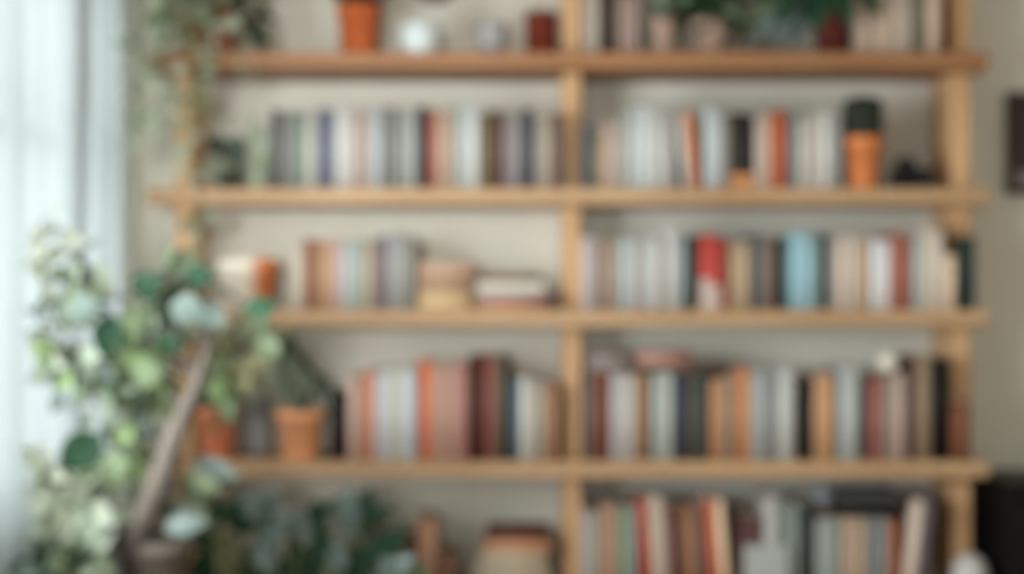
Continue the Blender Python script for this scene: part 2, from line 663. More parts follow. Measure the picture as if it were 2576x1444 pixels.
shelf_run(run1L, 2, 'second shelf left', K1L, 'books on the second shelf, left bay', ends=('pale strappy plant', 'centre upright'))

run1R = [
    (1467, 1489, 312, 'dark teal-grey', (74, 83, 89), {'hard': False}),
    (1491, 1512, 330, 'drab olive', (130, 119, 91)),
    (1513, 1546, 308, 'pinkish tan', (178, 152, 136)),
    (1547, 1581, 292, 'grey-beige', (163, 157, 147)),
    (1582, 1609, 276, 'cool white', (191, 195, 192)),
    (1610, 1637, 268, 'tall ice-white', (207, 210, 206)),
    (1638, 1665, 276, 'milk white', (189, 187, 181)),
    (1666, 1698, 290, 'stone grey', (173, 167, 158)),
    (1722, 1739, 290, 'leaning pale pink', (195, 191, 179), {'lean': -6}),
    (1740, 1758, 282, 'leaning rust-orange', (237, 139, 99), {'lean': -6}),
    (1775, 1795, 268, 'pale blue-white', (199, 207, 202)),
    (1796, 1816, 276, 'frost grey', (182, 183, 182)),
    (1817, 1836, 290, 'pewter', (141, 131, 122)),
    (1838, 1868, 284, 'charcoal', (56, 49, 44), {'parts': [('spine_band', 0.0, .20, (190, 128, 78), 'orange band at the foot of the spine')]}),
    (1869, 1896, 288, 'soot-black', (36, 31, 30), {'parts': [('spine_band', 0.0, .20, (188, 130, 84), 'orange band at the foot of the spine')]}),
    (1898, 1920, 292, 'oatmeal', (195, 178, 164)),
    (1921, 1943, 286, 'salmon pink', (194, 162, 141)),
    (1944, 1982, 278, 'burnt orange', (174, 87, 50)),
    (1984, 2006, 284, 'iron grey', (119, 126, 129)),
    (2008, 2034, 300, 'ecru', (191, 183, 170)),
    (2035, 2064, 288, 'ivory', (188, 178, 167)),
    (2065, 2092, 280, 'chalk', (211, 206, 196)),
    (2094, 2116, 286, 'mouse grey', (158, 155, 152)),
]
shelf_run(run1R, 2, 'second shelf right', K1R, 'books on the second shelf, right bay', ends=('centre upright', 'potted cactus'))

run2L = [
    (737, 766, 606, 'pale beige', (215, 199, 180)),
    (767, 791, 602, 'rust-tan', (159, 100, 79)),
    (792, 808, 606, 'light brown', (188, 151, 123)),
    (809, 831, 604, 'apricot', (210, 162, 120)),
    (832, 861, 600, 'blush pink', (212, 179, 171)),
    (862, 885, 606, 'grey-white', (205, 211, 209)),
    (886, 917, 602, 'pale mint', (179, 185, 175)),
    (918, 935, 610, 'pale khaki', (206, 186, 149)),
    (936, 957, 600, 'mushroom', (166, 147, 149)),
    (958, 975, 592, 'graphite grey', (116, 111, 103)),
    (976, 994, 586, 'light lilac-grey', (195, 188, 191)),
    (995, 1012, 584, 'soft grey', (173, 172, 164)),
    (1013, 1044, 594, 'greige', (162, 157, 148)),
]
shelf_run(run2L, 3, 'third shelf left', K2L, 'books standing on the third shelf, left bay', ends=('wide terracotta pot', 'flat book stack'))

# the two flat stacks on the third shelf, left bay
g = 'books lying in stacks on the third shelf, left bay'
z = Z3
z = lying(1052, 1186, 734, 779, -.285, z, (220, 186, 140), K2L, 'thick yellow-tan book lying lowest in the left stack, third shelf', g, d=.19)
z = lying(1051, 1190, 696, 733, -.285, z, (180, 146, 118), K2L, 'tan book lying in the middle of the left stack, third shelf', g, d=.18)
z = lying(1053, 1196, 657, 696, -.282, z, (202, 166, 140), K2L, 'pinkish book lying topmost on the left stack, third shelf', g, d=.18)
z = Z3
z = lying(1200, 1378, 752, 779, -.285, z, (190, 135, 110), K2L, 'salmon book lying lowest in the right stack, third shelf', g, d=.17)
z = lying(1197, 1376, 733, 752, -.285, z, (172, 160, 156), K2L, 'lilac-grey book lying second from bottom, right stack of third shelf', g, d=.17)
z = lying(1196, 1372, 706, 733, -.285, z, (128, 112, 100), K2L, 'book lying with white page edges outward, right stack of third shelf', g, pages=True, d=.17)
z = lying(1204, 1365, 686, 706, -.27, z, (140, 118, 102), K2L, 'grey-brown book lying topmost on the right stack, third shelf', g, d=.16)
# the small dark box at the right end of the stack

run2R = [
    (1466, 1480, 596, 'shell pink', (212, 203, 198)),
    (1481, 1503, 590, 'lilac-grey', (165, 155, 153)),
    (1505, 1533, 600, 'cocoa-beige', (156, 129, 113)),
    (1535, 1559, 602, 'putty', (167, 152, 136)),
    (1560, 1588, 598, 'pale aqua-white', (180, 190, 189)),
    (1589, 1610, 596, 'plain white', (194, 184, 178)),
    (1611, 1632, 600, 'light silver', (168, 164, 157)),
    (1633, 1657, 596, 'bright white', (218, 219, 215)),
    (1658, 1674, 606, 'linen', (146, 123, 106)),
    (1675, 1701, 572, 'tall pale grey', (206, 204, 196)),
    (1702, 1725, 588, 'steel grey', (159, 164, 161)),
    (1727, 1757, 594, 'black', (46, 53, 48)),
    (1759, 1788, 590, 'bright red', (193, 77, 69), {'parts': [('spine_label', 0.0, .42, (196, 174, 162), 'pale label on the lower spine')]}),
    (1789, 1813, 592, 'scarlet', (187, 73, 66), {'parts': [('spine_label', 0.0, .33, (194, 170, 156), 'pale label on the lower spine')]}),
    (1814, 1836, 602, 'brick red', (134, 60, 47)),
    (1838, 1860, 612, 'caramel', (188, 165, 132)),
    (1861, 1888, 608, 'light tan', (188, 160, 133)),
    (1890, 1914, 588, 'dark olive-grey', (82, 90, 87)),
    (1915, 1944, 594, 'brown-grey', (133, 116, 107)),
    (1945, 1970, 602, 'chocolate brown', (65, 41, 33)),
    (1972, 1987, 596, 'deep teal', (101, 140, 140)),
    (1988, 2018, 586, 'sky blue', (164, 199, 205)),
    (2019, 2048, 588, 'light blue', (153, 185, 193)),
    (2049, 2062, 598, 'teal-grey', (152, 171, 163)),
    (2063, 2087, 590, 'navy', (32, 32, 41)),
    (2088, 2106, 600, 'pebble grey', (175, 168, 160)),
    (2107, 2131, 598, 'vanilla', (213, 190, 170)),
    (2132, 2156, 592, 'light buff', (215, 205, 193)),
    (2157, 2187, 598, 'fawn', (190, 157, 127)),
    (2190, 2216, 602, 'snow white', (237, 237, 234)),
    (2217, 2242, 604, 'pale rose', (228, 219, 215)),
    (2244, 2270, 586, 'dull red', (160, 94, 79)),
    (2271, 2296, 594, 'red-brown clay', (159, 103, 87)),
    (2298, 2323, 592, 'cloud grey', (183, 191, 187)),
    (2324, 2350, 574, 'parchment', (217, 198, 179)),
    (2351, 2376, 580, 'wheat', (205, 191, 177)),
]
shelf_run(run2R, 3, 'third shelf right', K2R, 'books on the third shelf, right bay', ends=('centre upright', 'right upright'))
shelf_run([(2377, 2404, 640, 'straw', (232, 204, 174), {'d': .075, 'label': 'small straw-coloured book in front of the right upright, third shelf'}),
           (2418, 2455, 596, 'dark green', (46, 57, 54), {'d': .075, 'hard': True, 'label': 'dark green book in front of the right upright, end of third shelf'})],
          3, '', K2R, 'books at the right end of the third shelf')

run3L = [
    (828, 872, 985, 'black-brown', (46, 30, 29), {'dy': .03}),
    (876, 897, 948, 'grey-brown', (218, 185, 170)),
    (898, 917, 944, 'terracotta pink', (172, 132, 111)),
    (918, 940, 932, 'coral', (237, 158, 127)),
    (941, 964, 938, 'pale lilac', (201, 199, 207)),
    (965, 986, 930, 'soft white', (227, 226, 221)),
    (987, 1008, 934, 'white-green', (195, 194, 182)),
    (1009, 1034, 928, 'cloud white', (232, 234, 229)),
    (1035, 1053, 936, 'zinc grey', (158, 170, 178)),
    (1055, 1083, 908, 'orange', (221, 115, 76)),
    (1084, 1104, 916, 'salmon', (202, 165, 141)),
    (1105, 1126, 920, 'dusty pink', (198, 153, 140)),
    (1127, 1150, 912, 'rose-tan', (192, 154, 138)),
    (1151, 1176, 914, 'pink-brown', (181, 130, 121)),
    (1178, 1200, 896, 'oxblood', (63, 37, 29)),
    (1201, 1222, 892, 'mahogany', (102, 55, 46)),
    (1223, 1246, 896, 'red-chestnut', (140, 87, 78)),
    (1247, 1268, 892, 'umber', (106, 94, 76)),
    (1269, 1285, 896, 'black', (23, 14, 13)),
    (1287, 1308, 956, 'grey-blue', (88, 102, 116)),
    (1309, 1328, 950, 'bone white', (219, 214, 202)),
    (1329, 1348, 956, 'pale stone', (180, 172, 162)),
    (1349, 1372, 960, 'barley', (168, 154, 137)),
    (1374, 1402, 966, 'nut brown', (169, 125, 96)),
]
shelf_run(run3L, 4, 'fourth shelf left', K3L, 'books on the fourth shelf, left bay', ends=('right terracotta pot', 'centre upright'))

run3R = [
    (1472, 1499, 940, 'mole brown', (102, 86, 76)),
    (1500, 1531, 938, 'russet', (111, 57, 44)),
    (1536, 1566, 938, 'whitish grey', (168, 161, 156), {'dy': -.008}),
    (1567, 1600, 942, 'silver-white', (176, 167, 159), {'dy': -.010}),
    (1604, 1628, 944, 'mustard tan', (180, 134, 94)),
    (1629, 1640, 938, 'thin teal', (50, 66, 68)),
    (1641, 1668, 940, 'pale grey-sage', (165, 168, 159)),
    (1669, 1696, 938, 'mist grey', (161, 162, 153)),
    (1698, 1728, 942, 'slate blue', (48, 52, 66)),
    (1729, 1757, 942, 'dark moss', (81, 75, 62)),
    (1758, 1781, 938, 'bottle green', (49, 65, 65)),
    (1786, 1813, 955, 'pale chestnut', (169, 119, 86)),
    (1814, 1835, 946, 'camel', (155, 130, 105)),
    (1836, 1858, 936, 'biscuit', (159, 127, 98)),
    (1859, 1886, 926, 'golden tan', (188, 121, 84)),
    (1888, 1903, 936, 'pale sand', (167, 169, 155)),
    (1904, 1931, 930, 'cool grey', (151, 151, 151)),
    (1932, 1957, 936, 'smoke grey', (125, 121, 116)),
    (1958, 2001, 926, 'wide light grey', (175, 174, 167)),
    (2018, 2046, 952, 'espresso brown', (47, 40, 37)),
    (2048, 2073, 944, 'honey tan', (181, 139, 105)),
    (2074, 2096, 942, 'toffee', (189, 143, 99)),
    (2098, 2113, 934, 'fog grey', (111, 114, 118)),
    (2114, 2166, 926, 'wide pale silver', (161, 164, 158)),
    (2171, 2190, 950, 'wine', (53, 32, 35)),
    (2191, 2214, 952, 'dusty red', (168, 103, 92)),
    (2215, 2226, 954, 'thin brown-grey', (83, 84, 79)),
    (2228, 2254, 948, 'stone beige', (162, 137, 122)),
    (2255, 2282, 940, 'pinkish grey', (166, 146, 134)),
    (2284, 2305, 900, 'walnut', (68, 44, 36)),
    (2306, 2345, 896, 'olive-brown', (135, 115, 93)),
    (2347, 2384, 904, 'jet black', (13, 13, 13), {'lean': 0}),
]
shelf_run(run3R, 4, 'fourth shelf right', K3R, 'books on the fourth shelf, right bay', ends=('centre upright', 'right upright'))
shelf_run([(2396, 2440, 1010, 'brown', (115, 71, 48), {'d': .075, 'label': 'low brown book in front of the right upright, fourth shelf'})],
          4, '', K3R, 'books at the right end of the fourth shelf')
g = 'books lying across the standing ones, fourth shelf right'
zt = at(0, 937, -.28).z
lying(1482, 1594, 884, 935, -.272, zt, (122, 108, 102), K3R, 'lilac-brown book lying on top of the mole brown and white books', g, d=.15)
z = lying(1600, 1838, 918, 935, -.268, zt, (98, 76, 66), K3R, 'thin long brown book lying on the slate and green books', g, d=.15)
lying(1602, 1742, 882, 917, -.270, z, (156, 116, 102), K3R, 'pinkish book lying on the thin long brown book, fourth shelf', g, d=.14)

run4L = [
    (905, 932, 1312, 'dark umber', (92, 70, 60)),
    (933, 960, 1318, 'dim brown', (82, 64, 54)),
    (962, 1002, 1330, 'dark forest green', (52, 56, 48)),
    (1003, 1030, 1336, 'sepia', (78, 64, 50)),
    (1031, 1050, 1330, 'dark maroon', (72, 52, 46)),
    (1052, 1074, 1304, 'copper brown', (164, 122, 98)),
    (1075, 1098, 1308, 'beige-brown', (168, 130, 106)),
]
shelf_run(run4L, 5, 'lowest shelf left', K4L, 'books standing on the lowest shelf, left bay', ends=('broad blue-green leaves', 'flat book stack'))
g = 'books lying in a stack on the lowest shelf, left bay'
z = Z5
z = lying(1150, 1392, 1490, 1558, -.285, z, (130, 112, 98), K4L, 'thick brown-grey book lying lowest in the stack, lowest shelf left', g, d=.2)
z = lying(1190, 1385, 1432, 1490, -.283, z, (158, 144, 126), K4L, 'wide pale book lying second from bottom, lowest shelf left', g, d=.19)
z = lying(1205, 1376, 1392, 1432, -.283, z, (164, 148, 126), K4L, 'cream book lying under the tan one, lowest shelf left', g, d=.18)
z = lying(1218, 1388, 1362, 1392, -.285, z, (168, 122, 92), K4L, 'tan-orange book lying second from top, lowest shelf left', g, d=.18)
z = lying(1224, 1384, 1340, 1362, -.280, z, (88, 52, 42), K4L, 'dark red-brown book lying topmost on the stack, lowest shelf left', g, d=.17)
lying(1104, 1147, 1400, 1558, -.285, Z5, (118, 84, 66), K4L, 'low wide brown book beside the flat stack, lowest shelf left', g, d=.16)

run4R = [
    (1464, 1484, 1284, 'ash-beige', (142, 137, 132)),
    (1485, 1508, 1290, 'worn beige', (143, 136, 123)),
    (1511, 1536, 1270, 'rosy tan', (152, 115, 95)),
    (1537, 1560, 1272, 'dull khaki', (144, 118, 98)),
    (1561, 1582, 1276, 'grey sage', (99, 121, 98)),
    (1583, 1602, 1278, 'pale mauve', (135, 133, 127)),
    (1625, 1646, 1256, 'leaning red', (157, 63, 45), {'lean': -4}),
    (1648, 1690, 1250, 'leaning thick beige', (160, 143, 127), {'lean': -4}),
    (1692, 1713, 1270, 'leaning plum-brown', (100, 63, 60), {'lean': -4}),
    (1715, 1740, 1268, 'leaning bark brown', (84, 60, 39), {'lean': -4}),
    (1742, 1761, 1276, 'leaning rufous', (157, 109, 82), {'lean': -4}),
    (1769, 1788, 1262, 'leaning dark grey', (63, 66, 60), {'lean': -5}),
    (1790, 1820, 1256, 'leaning tangerine', (154, 79, 54), {'lean': -5}),
    (1822, 1846, 1258, 'leaning rose-beige', (237, 174, 145), {'lean': -5}),
    (1858, 1888, 1296, 'burgundy', (76, 50, 46)),
    (1889, 1922, 1302, 'dark wine', (80, 56, 50)),
    (1923, 1963, 1250, 'light ash grey', (150, 146, 139)),
    (1964, 1986, 1262, 'grey-jade', (97, 104, 96)),
    (1987, 2008, 1268, 'dark jade', (122, 127, 121)),
    (2014, 2048, 1264, 'dark spruce', (46, 48, 42)),
    (2053, 2082, 1306, 'pale pewter', (131, 133, 127)),
    (2083, 2110, 1306, 'worn silver', (124, 129, 121)),
    (2116, 2149, 1302, 'pale oat', (159, 135, 117)),
    (2150, 2182, 1304, 'oat brown', (148, 126, 104)),
    (2187, 2210, 1302, 'gunmetal', (108, 109, 108)),
    (2211, 2236, 1304, 'warm pewter', (113, 111, 107)),
    (2238, 2258, 1308, 'cinnamon', (144, 85, 63)),
    (2262, 2290, 1258, 'leaning fawn', (191, 170, 153), {'lean': 7}),
    (2292, 2322, 1254, 'leaning oyster', (84, 74, 78), {'lean': 7}),
]
shelf_run(run4R, 5, 'lowest shelf right', K4R, 'books on the lowest shelf, right bay', ends=('centre upright', 'right upright'), depth=(.17, .21))

run0R = [
    (1468, 1486, -60, 'pale linen', (151, 137, 126)),
    (1487, 1506, -66, 'bleached grey', (169, 157, 143)),
    (1508, 1532, -54, 'dark taupe', (52, 36, 34)),
    (1533, 1556, -60, 'smoky brown', (74, 65, 57)),
    (1558, 1582, -40, 'washed pink', (148, 121, 110)),
    (1583, 1606, -36, 'light clay', (145, 125, 116)),
]
shelf_run(run0R, 1, 'top shelf right', K0R, 'books on the top shelf, right bay', ends=('centre upright', 'pale leaves'))
run0Rb = [
    (2158, 2200, 8, 'broad pale', (157, 135, 118)),
    (2201, 2246, -2, 'broad cream', (169, 148, 129)),
    (2247, 2290, -30, 'tall clay-white', (167, 150, 135)),
    (2292, 2325, -70, 'grey-olive', (103, 98, 84)),
    (2327, 2368, -66, 'light wheat', (186, 162, 141)),
]
shelf_run(run0Rb, 1, 'top shelf far right', K0R, 'books at the right end of the top shelf', ends=('dark red pot', 'right upright'))

# ------------------------------------------------------------------ pots and ornaments on the boards
def tiny_plant_top(root, c, R, h, n, size, pal, spread=1.0, up=.8, aspect=(.4, .6)):
    bs, bl = bmesh.new(), bmesh.new()
    top = Vector(c) + Vector((0, 0, h * .85))
    for i in range(n):
        a = 2 * PI * i / n + random.uniform(-.3, .3)
        d = Vector((math.cos(a) * spread, math.sin(a) * spread, up * random.uniform(.6, 1.4))).normalized()
        p = top + Vector((math.cos(a), math.sin(a), 0)) * R * .3 * random.random()
        L = random.uniform(*size)
        q = p + d * L * .45
        tube(bs, [p, q], .0013, 5)
        leaf(bl, q, d, Vector((-d.x * .5, -d.y * .5 - .3, 1)), L, L * random.uniform(*aspect), random.uniform(.1, .5), .2, pick(pal))
    obj('stems', bs, STEM, root)
    obj('foliage', bl, LEAVES, root)


def pot_thing(name, label, cat, x0, x1, ytop, y, zi, mat, **kw):
    a = at((x0 + x1) / 2, ytop, y)
    root = thing(name, label, cat, (a.x, y, ZS[zi]))
    c, R, h = pot(root, x0, x1, ytop, y, ZS[zi] + .0002, mat, **kw)
    return root, c, R, h


# top shelf, left bay
root, c, R, h = pot_thing('potted_plant', 'orange terracotta pot with dark plant on the top shelf beside the white cup', 'potted plant', 846, 961, 15, -.20, 1, TERRA, taper=.80)
tiny_plant_top(root, c, R, h, 30, (.05, .09), [(DA, 2), (BK, 2)], .7, .8, (.45, .65))

bm = bmesh.new()
a0, a1 = at(1004, 58, -.25), at(1112, 58, -.25)
R = (a1.x - a0.x) / 2
cx = (a0.x + a1.x) / 2
h = a0.z - Z1
root = thing('cup', 'plain white ceramic cup near the front of the top shelf', 'cup', (cx, -.25, Z1))
lathe(bm, [(0, .0002), (R * .72, .0002), (R * .80, .004), (R * .95, h * .35), (R, h * .75), (R * .98, h), (R * .93, h), (R * .94, h * .75), (R * .88, h * .35), (R * .7, .010), (0, .010)], (cx, -.25, Z1))
obj('bowl', bm, WHITE_CER, root)
bm = bmesh.new()
tube(bm, smooth_path([(cx + R * .55, -.25 + R * .80, Z1 + h * .78), (cx + R * .75, -.25 + R * 1.3, Z1 + h * .72), (cx + R * .72, -.25 + R * 1.25, Z1 + h * .35), (cx + R * .5, -.25 + R * .77, Z1 + h * .3)]), .005, 8)
obj('handle', bm, WHITE_CER, root)

a0, a1 = at(1192, 62, -.19), at(1282, 62, -.19)
cx, R, h = (a0.x + a1.x) / 2, (a1.x - a0.x) / 2, a0.z - Z1
bm = bmesh.new()
lathe(bm, [(0, .0002), (R * .5, .0002), (R * .52, .005), (R * .8, h * .4), (R, h), (R * .96, h), (R * .76, h * .42), (R * .4, .01), (0, .009)], (cx, -.19, Z1))
o = obj('bowl', bm, GREY_CER)
tag(o, 'small pale grey bowl on the top shelf left of the dark red pot', 'bowl')

root, c, R, h = pot_thing('potted_plant', 'small dark red pot with a dark low plant beside the centre upright', 'potted plant', 1318, 1406, 38, -.17, 1, TERRA_D, rim=.14, taper=.92)
tiny_plant_top(root, c, R, h, 26, (.022, .036), [(BK, 3), (DA, 1)], .7, .8, (.5, .8))

# round wooden ornament hanging on the wall, only its foot in view
a = at(1095, -52, -.014)
bm = bmesh.new()
bmesh.ops.create_cone(bm, cap_ends=True, segments=40, radius1=.066, radius2=.066, depth=.018, matrix=Matrix.Translation(a) @ Matrix.Rotation(PI / 2, 4, 'X'))
bmesh.ops.bevel(bm, geom=[e for e in bm.edges if abs(e.calc_face_angle(0)) > 1], offset=.004, segments=2, affect='EDGES')
root = thing('wall_plaque', 'brown round plaque hanging on the wall above the white cup', 'wall plaque', (a.x, -.005, a.z))
obj('disc', bm, WOOD_D, root)
bm = bmesh.new()
tube(bm, [a + Vector((.066 * .8 * math.cos(t * PI / 12), -.010, .066 * .8 * math.sin(t * PI / 12))) for t in range(25)], .003, 6)
obj('rim', bm, WOOD_D, root)

# top shelf, right bay
root, c, R, h = pot_thing('potted_plant', 'small pinkish clay pot with pale leaves, right of the top shelf books', 'potted plant', 1640, 1700, 48, -.235, 1, TERRA_P)
tiny_plant_top(root, c, R, h, 22, (.045, .07), [(PA, 3), (MI, 1)], .35, 1.0)
root, c, R, h = pot_thing('potted_plant', 'bushy green plant in a pale tan pot on the top shelf', 'potted plant', 1736, 1838, 52, -.19, 1, TERRA_P)
bs, bl = bmesh.new(), bmesh.new()
for i in range(18):
    a = 2 * PI * i / 18
    tip = c + Vector((math.cos(a) * random.uniform(.05, .125), math.sin(a) * .06 - .04, h + random.uniform(-.03, .14)))
    leafy_branch(bs, bl, [c + Vector((math.cos(a) * .01, math.sin(a) * .01, h * .85)), c + Vector((math.cos(a) * .05, math.sin(a) * .03, h + .06)), tip], .002, .001, 12, (.035, .06), (.5, .75), [(MI, 2), (DA, 4), (BK, 1)], (.005, .03))
obj('stems', bs, STEM, root)
obj('foliage', bl, LEAVES, root)
root, c, R, h = pot_thing('potted_plant', 'large-leaved dark green plant in a dark red pot, top shelf right', 'potted plant', 2040, 2146, 18, -.19, 1, noisy('oxblood_clay', (.12, .024, .016), .16, 14, .8, .2, .2))
bs, bl = bmesh.new(), bmesh.new()
for (tx, ty, dy, L, W, mi) in ((1900, 112, -.10, .15, .06, BL), (1950, 118, -.12, .16, .065, BL), (2000, 116, -.10, .15, .055, BL), (1880, 70, -.08, .14, .05, MI), (1930, 30, -.06, .14, .06, BL),
                               (2056, 88, -.24, .13, .05, DA), (2130, 70, -.24, .13, .05, DA), (2100, 40, -.24, .12, .05, DA), (1960, 60, -.2, .14, .06, DA), (1890, 20, -.1, .14, .06, DA), (2208, 48, -.22, .13, .05, DA), (2190, 20, -.21, .12, .05, DA), (1990, 0, -.02, .13, .06, DA), (2080, -60, -.05, .14, .06, DA), (2140, -40, -.02, .12, .055, DA),
                               (2046, 60, -.12, .12, .045, DA), (2110, -90, -.02, .14, .06, MI), (1920, -60, .0, .14, .06, DA), (2020, -100, .0, .14, .06, DA), (1860, 105, -.05, .11, .04, BK), (1875, 88, .02, .11, .05, BK), (1985, 70, .04, .13, .06, DA)):
    tip = at(tx, ty, -.19 + dy * .6)
    top = c + Vector((0, 0, h * .9))
    crown = top + Vector(((tip.x - top.x) * .35, (tip.y - top.y) * .5, .06 + .02 * random.random()))
    d = (tip - crown)
    tube(bs, smooth_path([top, top.lerp(crown, .5) + Vector((0, 0, .015)), crown], 3), .002, 6)
    leaf(bl, crown, d + Vector((0, 0, .03)), Vector((0, -.8, .9)), d.length * 1.05, W, .12, .25, mi, 8, .85)
obj('stems', bs, STEM, root)
obj('foliage', bl, LEAVES, root)

# second shelf, right bay: cactus and camera
root, c, R, h = pot_thing('potted_cactus', 'orange terracotta pot with a dark green columnar cactus, second shelf', 'potted plant', 2122, 2220, 346, -.235, 2, TERRA_C)
bm = bmesh.new()
t0, t1 = at(2124, 240, -.235), at(2219, 240, -.235)
Rc = (t1.x - t0.x) / 2
zc, hc = c.z + h * .86, t0.z - (c.z + h * .86)
n, rings = 64, []
for j in range(15):
    s = j / 14
    rr = Rc * (.86 + .14 * math.sin(min(1, s * 1.6) * PI / 2)) * (1 if s < .8 else math.sqrt(max(0, 1 - ((s - .8) / .2) ** 2.6)) * .98 + .02)
    rings.append([bm.verts.new((c.x + rr * (1 + .07 * math.cos(14 * 2 * PI * i / n)) * math.cos(2 * PI * i / n), -.235 + rr * (1 + .07 * math.cos(14 * 2 * PI * i / n)) * math.sin(2 * PI * i / n), zc + hc * s)) for i in range(n)])
for a, b in zip(rings, rings[1:]):
    for i in range(n):
        f = bm.faces.new((a[i], a[(i + 1) % n], b[(i + 1) % n], b[i])); f.smooth = True
bm.faces.new(rings[-1])
obj('cactus_body', bm, noisy('cactus_skin', (.016, .022, .012), .3, 40, .6, .3, .2), root)
bm = bmesh.new()
for i in range(14):
    a = 2 * PI * i / 14
    for s in (.15, .3, .45, .6, .75):
        p = Vector((c.x + Rc * 1.05 * math.cos(a), -.235 + Rc * 1.05 * math.sin(a), zc + hc * s))
        for q in (-.5, 0, .5):
            d = Vector((math.cos(a + q), math.sin(a + q), .3))
            tube(bm, [p, p + d * .006], .0004, 4)
obj('spines', bm, noisy('pale_spine', (.25, .23, .17), .1, 40, .7, 0, .1), root)

root = thing('camera', 'small black camera standing right of the potted cactus, second shelf', 'camera', (at(2290, 0, -.22).x, -.20, Z2))
p0, p1, p2 = at(2246, 398, -.22), at(2350, 470, -.22), at(2262, 380, -.22)
zb = Z2 + .0003
bm = bmesh.new(); box(bm, (p0.x, -.225, zb), (p1.x, -.175, zb + .058), .006); obj('body', bm, BLACK, root)
bm = bmesh.new()
xm = at(2280, 0, -.22).x
pts = [(xm - .024, zb + .058), (xm + .030, zb + .058), (xm + .016, zb + .086), (xm - .014, zb + .086)]
lo = [bm.verts.new((x, -.222, z)) for x, z in pts]; hi = [bm.verts.new((x, -.18, z)) for x, z in pts]
for i in range(4):
    bm.faces.new((lo[i], lo[(i + 1) % 4], hi[(i + 1) % 4], hi[i]))
bm.faces.new(lo[::-1]); bm.faces.new(hi)
bmesh.ops.recalc_face_normals(bm, faces=bm.faces)
obj('viewfinder_hump', bm, BLACK, root)
bm = bmesh.new()
lathe(bm, [(0, 0), (.026, 0), (.026, .028), (.023, .030), (.019, .022), (0, .022)], (0, 0, 0), 32)
bmesh.ops.transform(bm, matrix=Matrix.Translation((xm + .002, -.225, zb + .030)) @ Matrix.Rotation(PI / 2, 4, 'X'), verts=bm.verts)
obj('lens', bm, BLACK2, root)

# second shelf, left bay: small dark plant and the pale strappy one
root, c, R, h = pot_thing('potted_plant', 'small dark-leaved plant in a low dark pot, left end of second shelf', 'potted plant', 540, 612, 436, -.21, 2, noisy('dark_green_glaze', (.05, .065, .045), .2, 20, .4, 0, .4))
bs, bl = bmesh.new(), bmesh.new()
for (tx, ty, L, W, mi, dy) in ((530, 352, .07, .045, BK, 0), (552, 346, .06, .05, BK, -.02), (565, 372, .06, .045, BK, .0), (600, 344, .09, .05, BL, .03), (612, 380, .09, .05, BL, .03), (590, 400, .08, .045, BL, .02),
                               (520, 410, .06, .04, PA, -.03), (535, 440, .05, .04, PA, -.04), (606, 430, .06, .04, DA, -.02)):
    tip = at(tx, ty, -.21 + dy)
    top = c + Vector((0, 0, h * .88))
    b = top.lerp(tip, .4) + Vector((0, 0, .012))
    tube(bs, [top, b], .0014, 5)
    leaf(bl, b, tip - b, Vector((0, -1, .5)), (tip - b).length * 1.25, W, .1, .2, mi)
obj('stems', bs, STEM, root); obj('foliage', bl, LEAVES, root)

root, c, R, h = pot_thing('potted_plant', 'pale green strappy plant just left of the charcoal grey book, second shelf', 'potted plant', 628, 676, 440, -.24, 2, noisy('pale_green_glaze', (.45, .50, .36), .08, 20, .4, 0, .4))
bs, bl = bmesh.new(), bmesh.new()
for i in range(26):
    tx, ty = random.uniform(622, 690), random.uniform(276, 400)
    tip = at(tx, ty, -.24 + random.uniform(-.03, .02))
    top = c + Vector((random.uniform(-.012, .012), random.uniform(-.01, .01), h * .85))
    leaf(bl, top, tip - top, Vector((random.uniform(-.4, .4), -1, .3)), (tip - top).length, random.uniform(.017, .028), random.uniform(-.05, .12), .3, pick([(VA, 4), (PA, 2), (LI, 1)]), 8, .7)
obj('foliage', bl, LEAVES, root)
bs.free()

# third shelf, left bay: wide pot, window light on its left painted as cream
def painted_light_pot():
    m, nt, b = new_mat('terracotta_painted_light')
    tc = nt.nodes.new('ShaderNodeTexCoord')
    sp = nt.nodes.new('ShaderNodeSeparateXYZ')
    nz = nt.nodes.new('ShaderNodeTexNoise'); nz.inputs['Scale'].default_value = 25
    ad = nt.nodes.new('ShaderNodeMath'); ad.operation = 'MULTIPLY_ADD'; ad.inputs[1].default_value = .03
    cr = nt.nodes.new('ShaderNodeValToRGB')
    cr.color_ramp.elements[0].position = .60; cr.color_ramp.elements[0].color = (.92, .80, .66, 1)  # cream holds the window light put into the left side
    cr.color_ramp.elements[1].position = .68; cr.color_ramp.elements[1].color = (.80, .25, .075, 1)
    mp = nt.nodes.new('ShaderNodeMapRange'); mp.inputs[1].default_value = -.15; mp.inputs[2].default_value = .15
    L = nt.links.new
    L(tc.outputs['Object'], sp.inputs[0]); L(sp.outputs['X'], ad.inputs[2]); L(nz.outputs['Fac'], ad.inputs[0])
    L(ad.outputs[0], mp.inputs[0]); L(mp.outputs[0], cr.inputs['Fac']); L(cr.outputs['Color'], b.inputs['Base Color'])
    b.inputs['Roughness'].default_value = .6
    root, c, R, h = pot_thing('flower_pot', 'wide terracotta flower pot with painted window light on its left, third shelf', 'flower pot', 548, 700, 652, -.185, 3, m, rim=.24, taper=.82)


painted_light_pot()

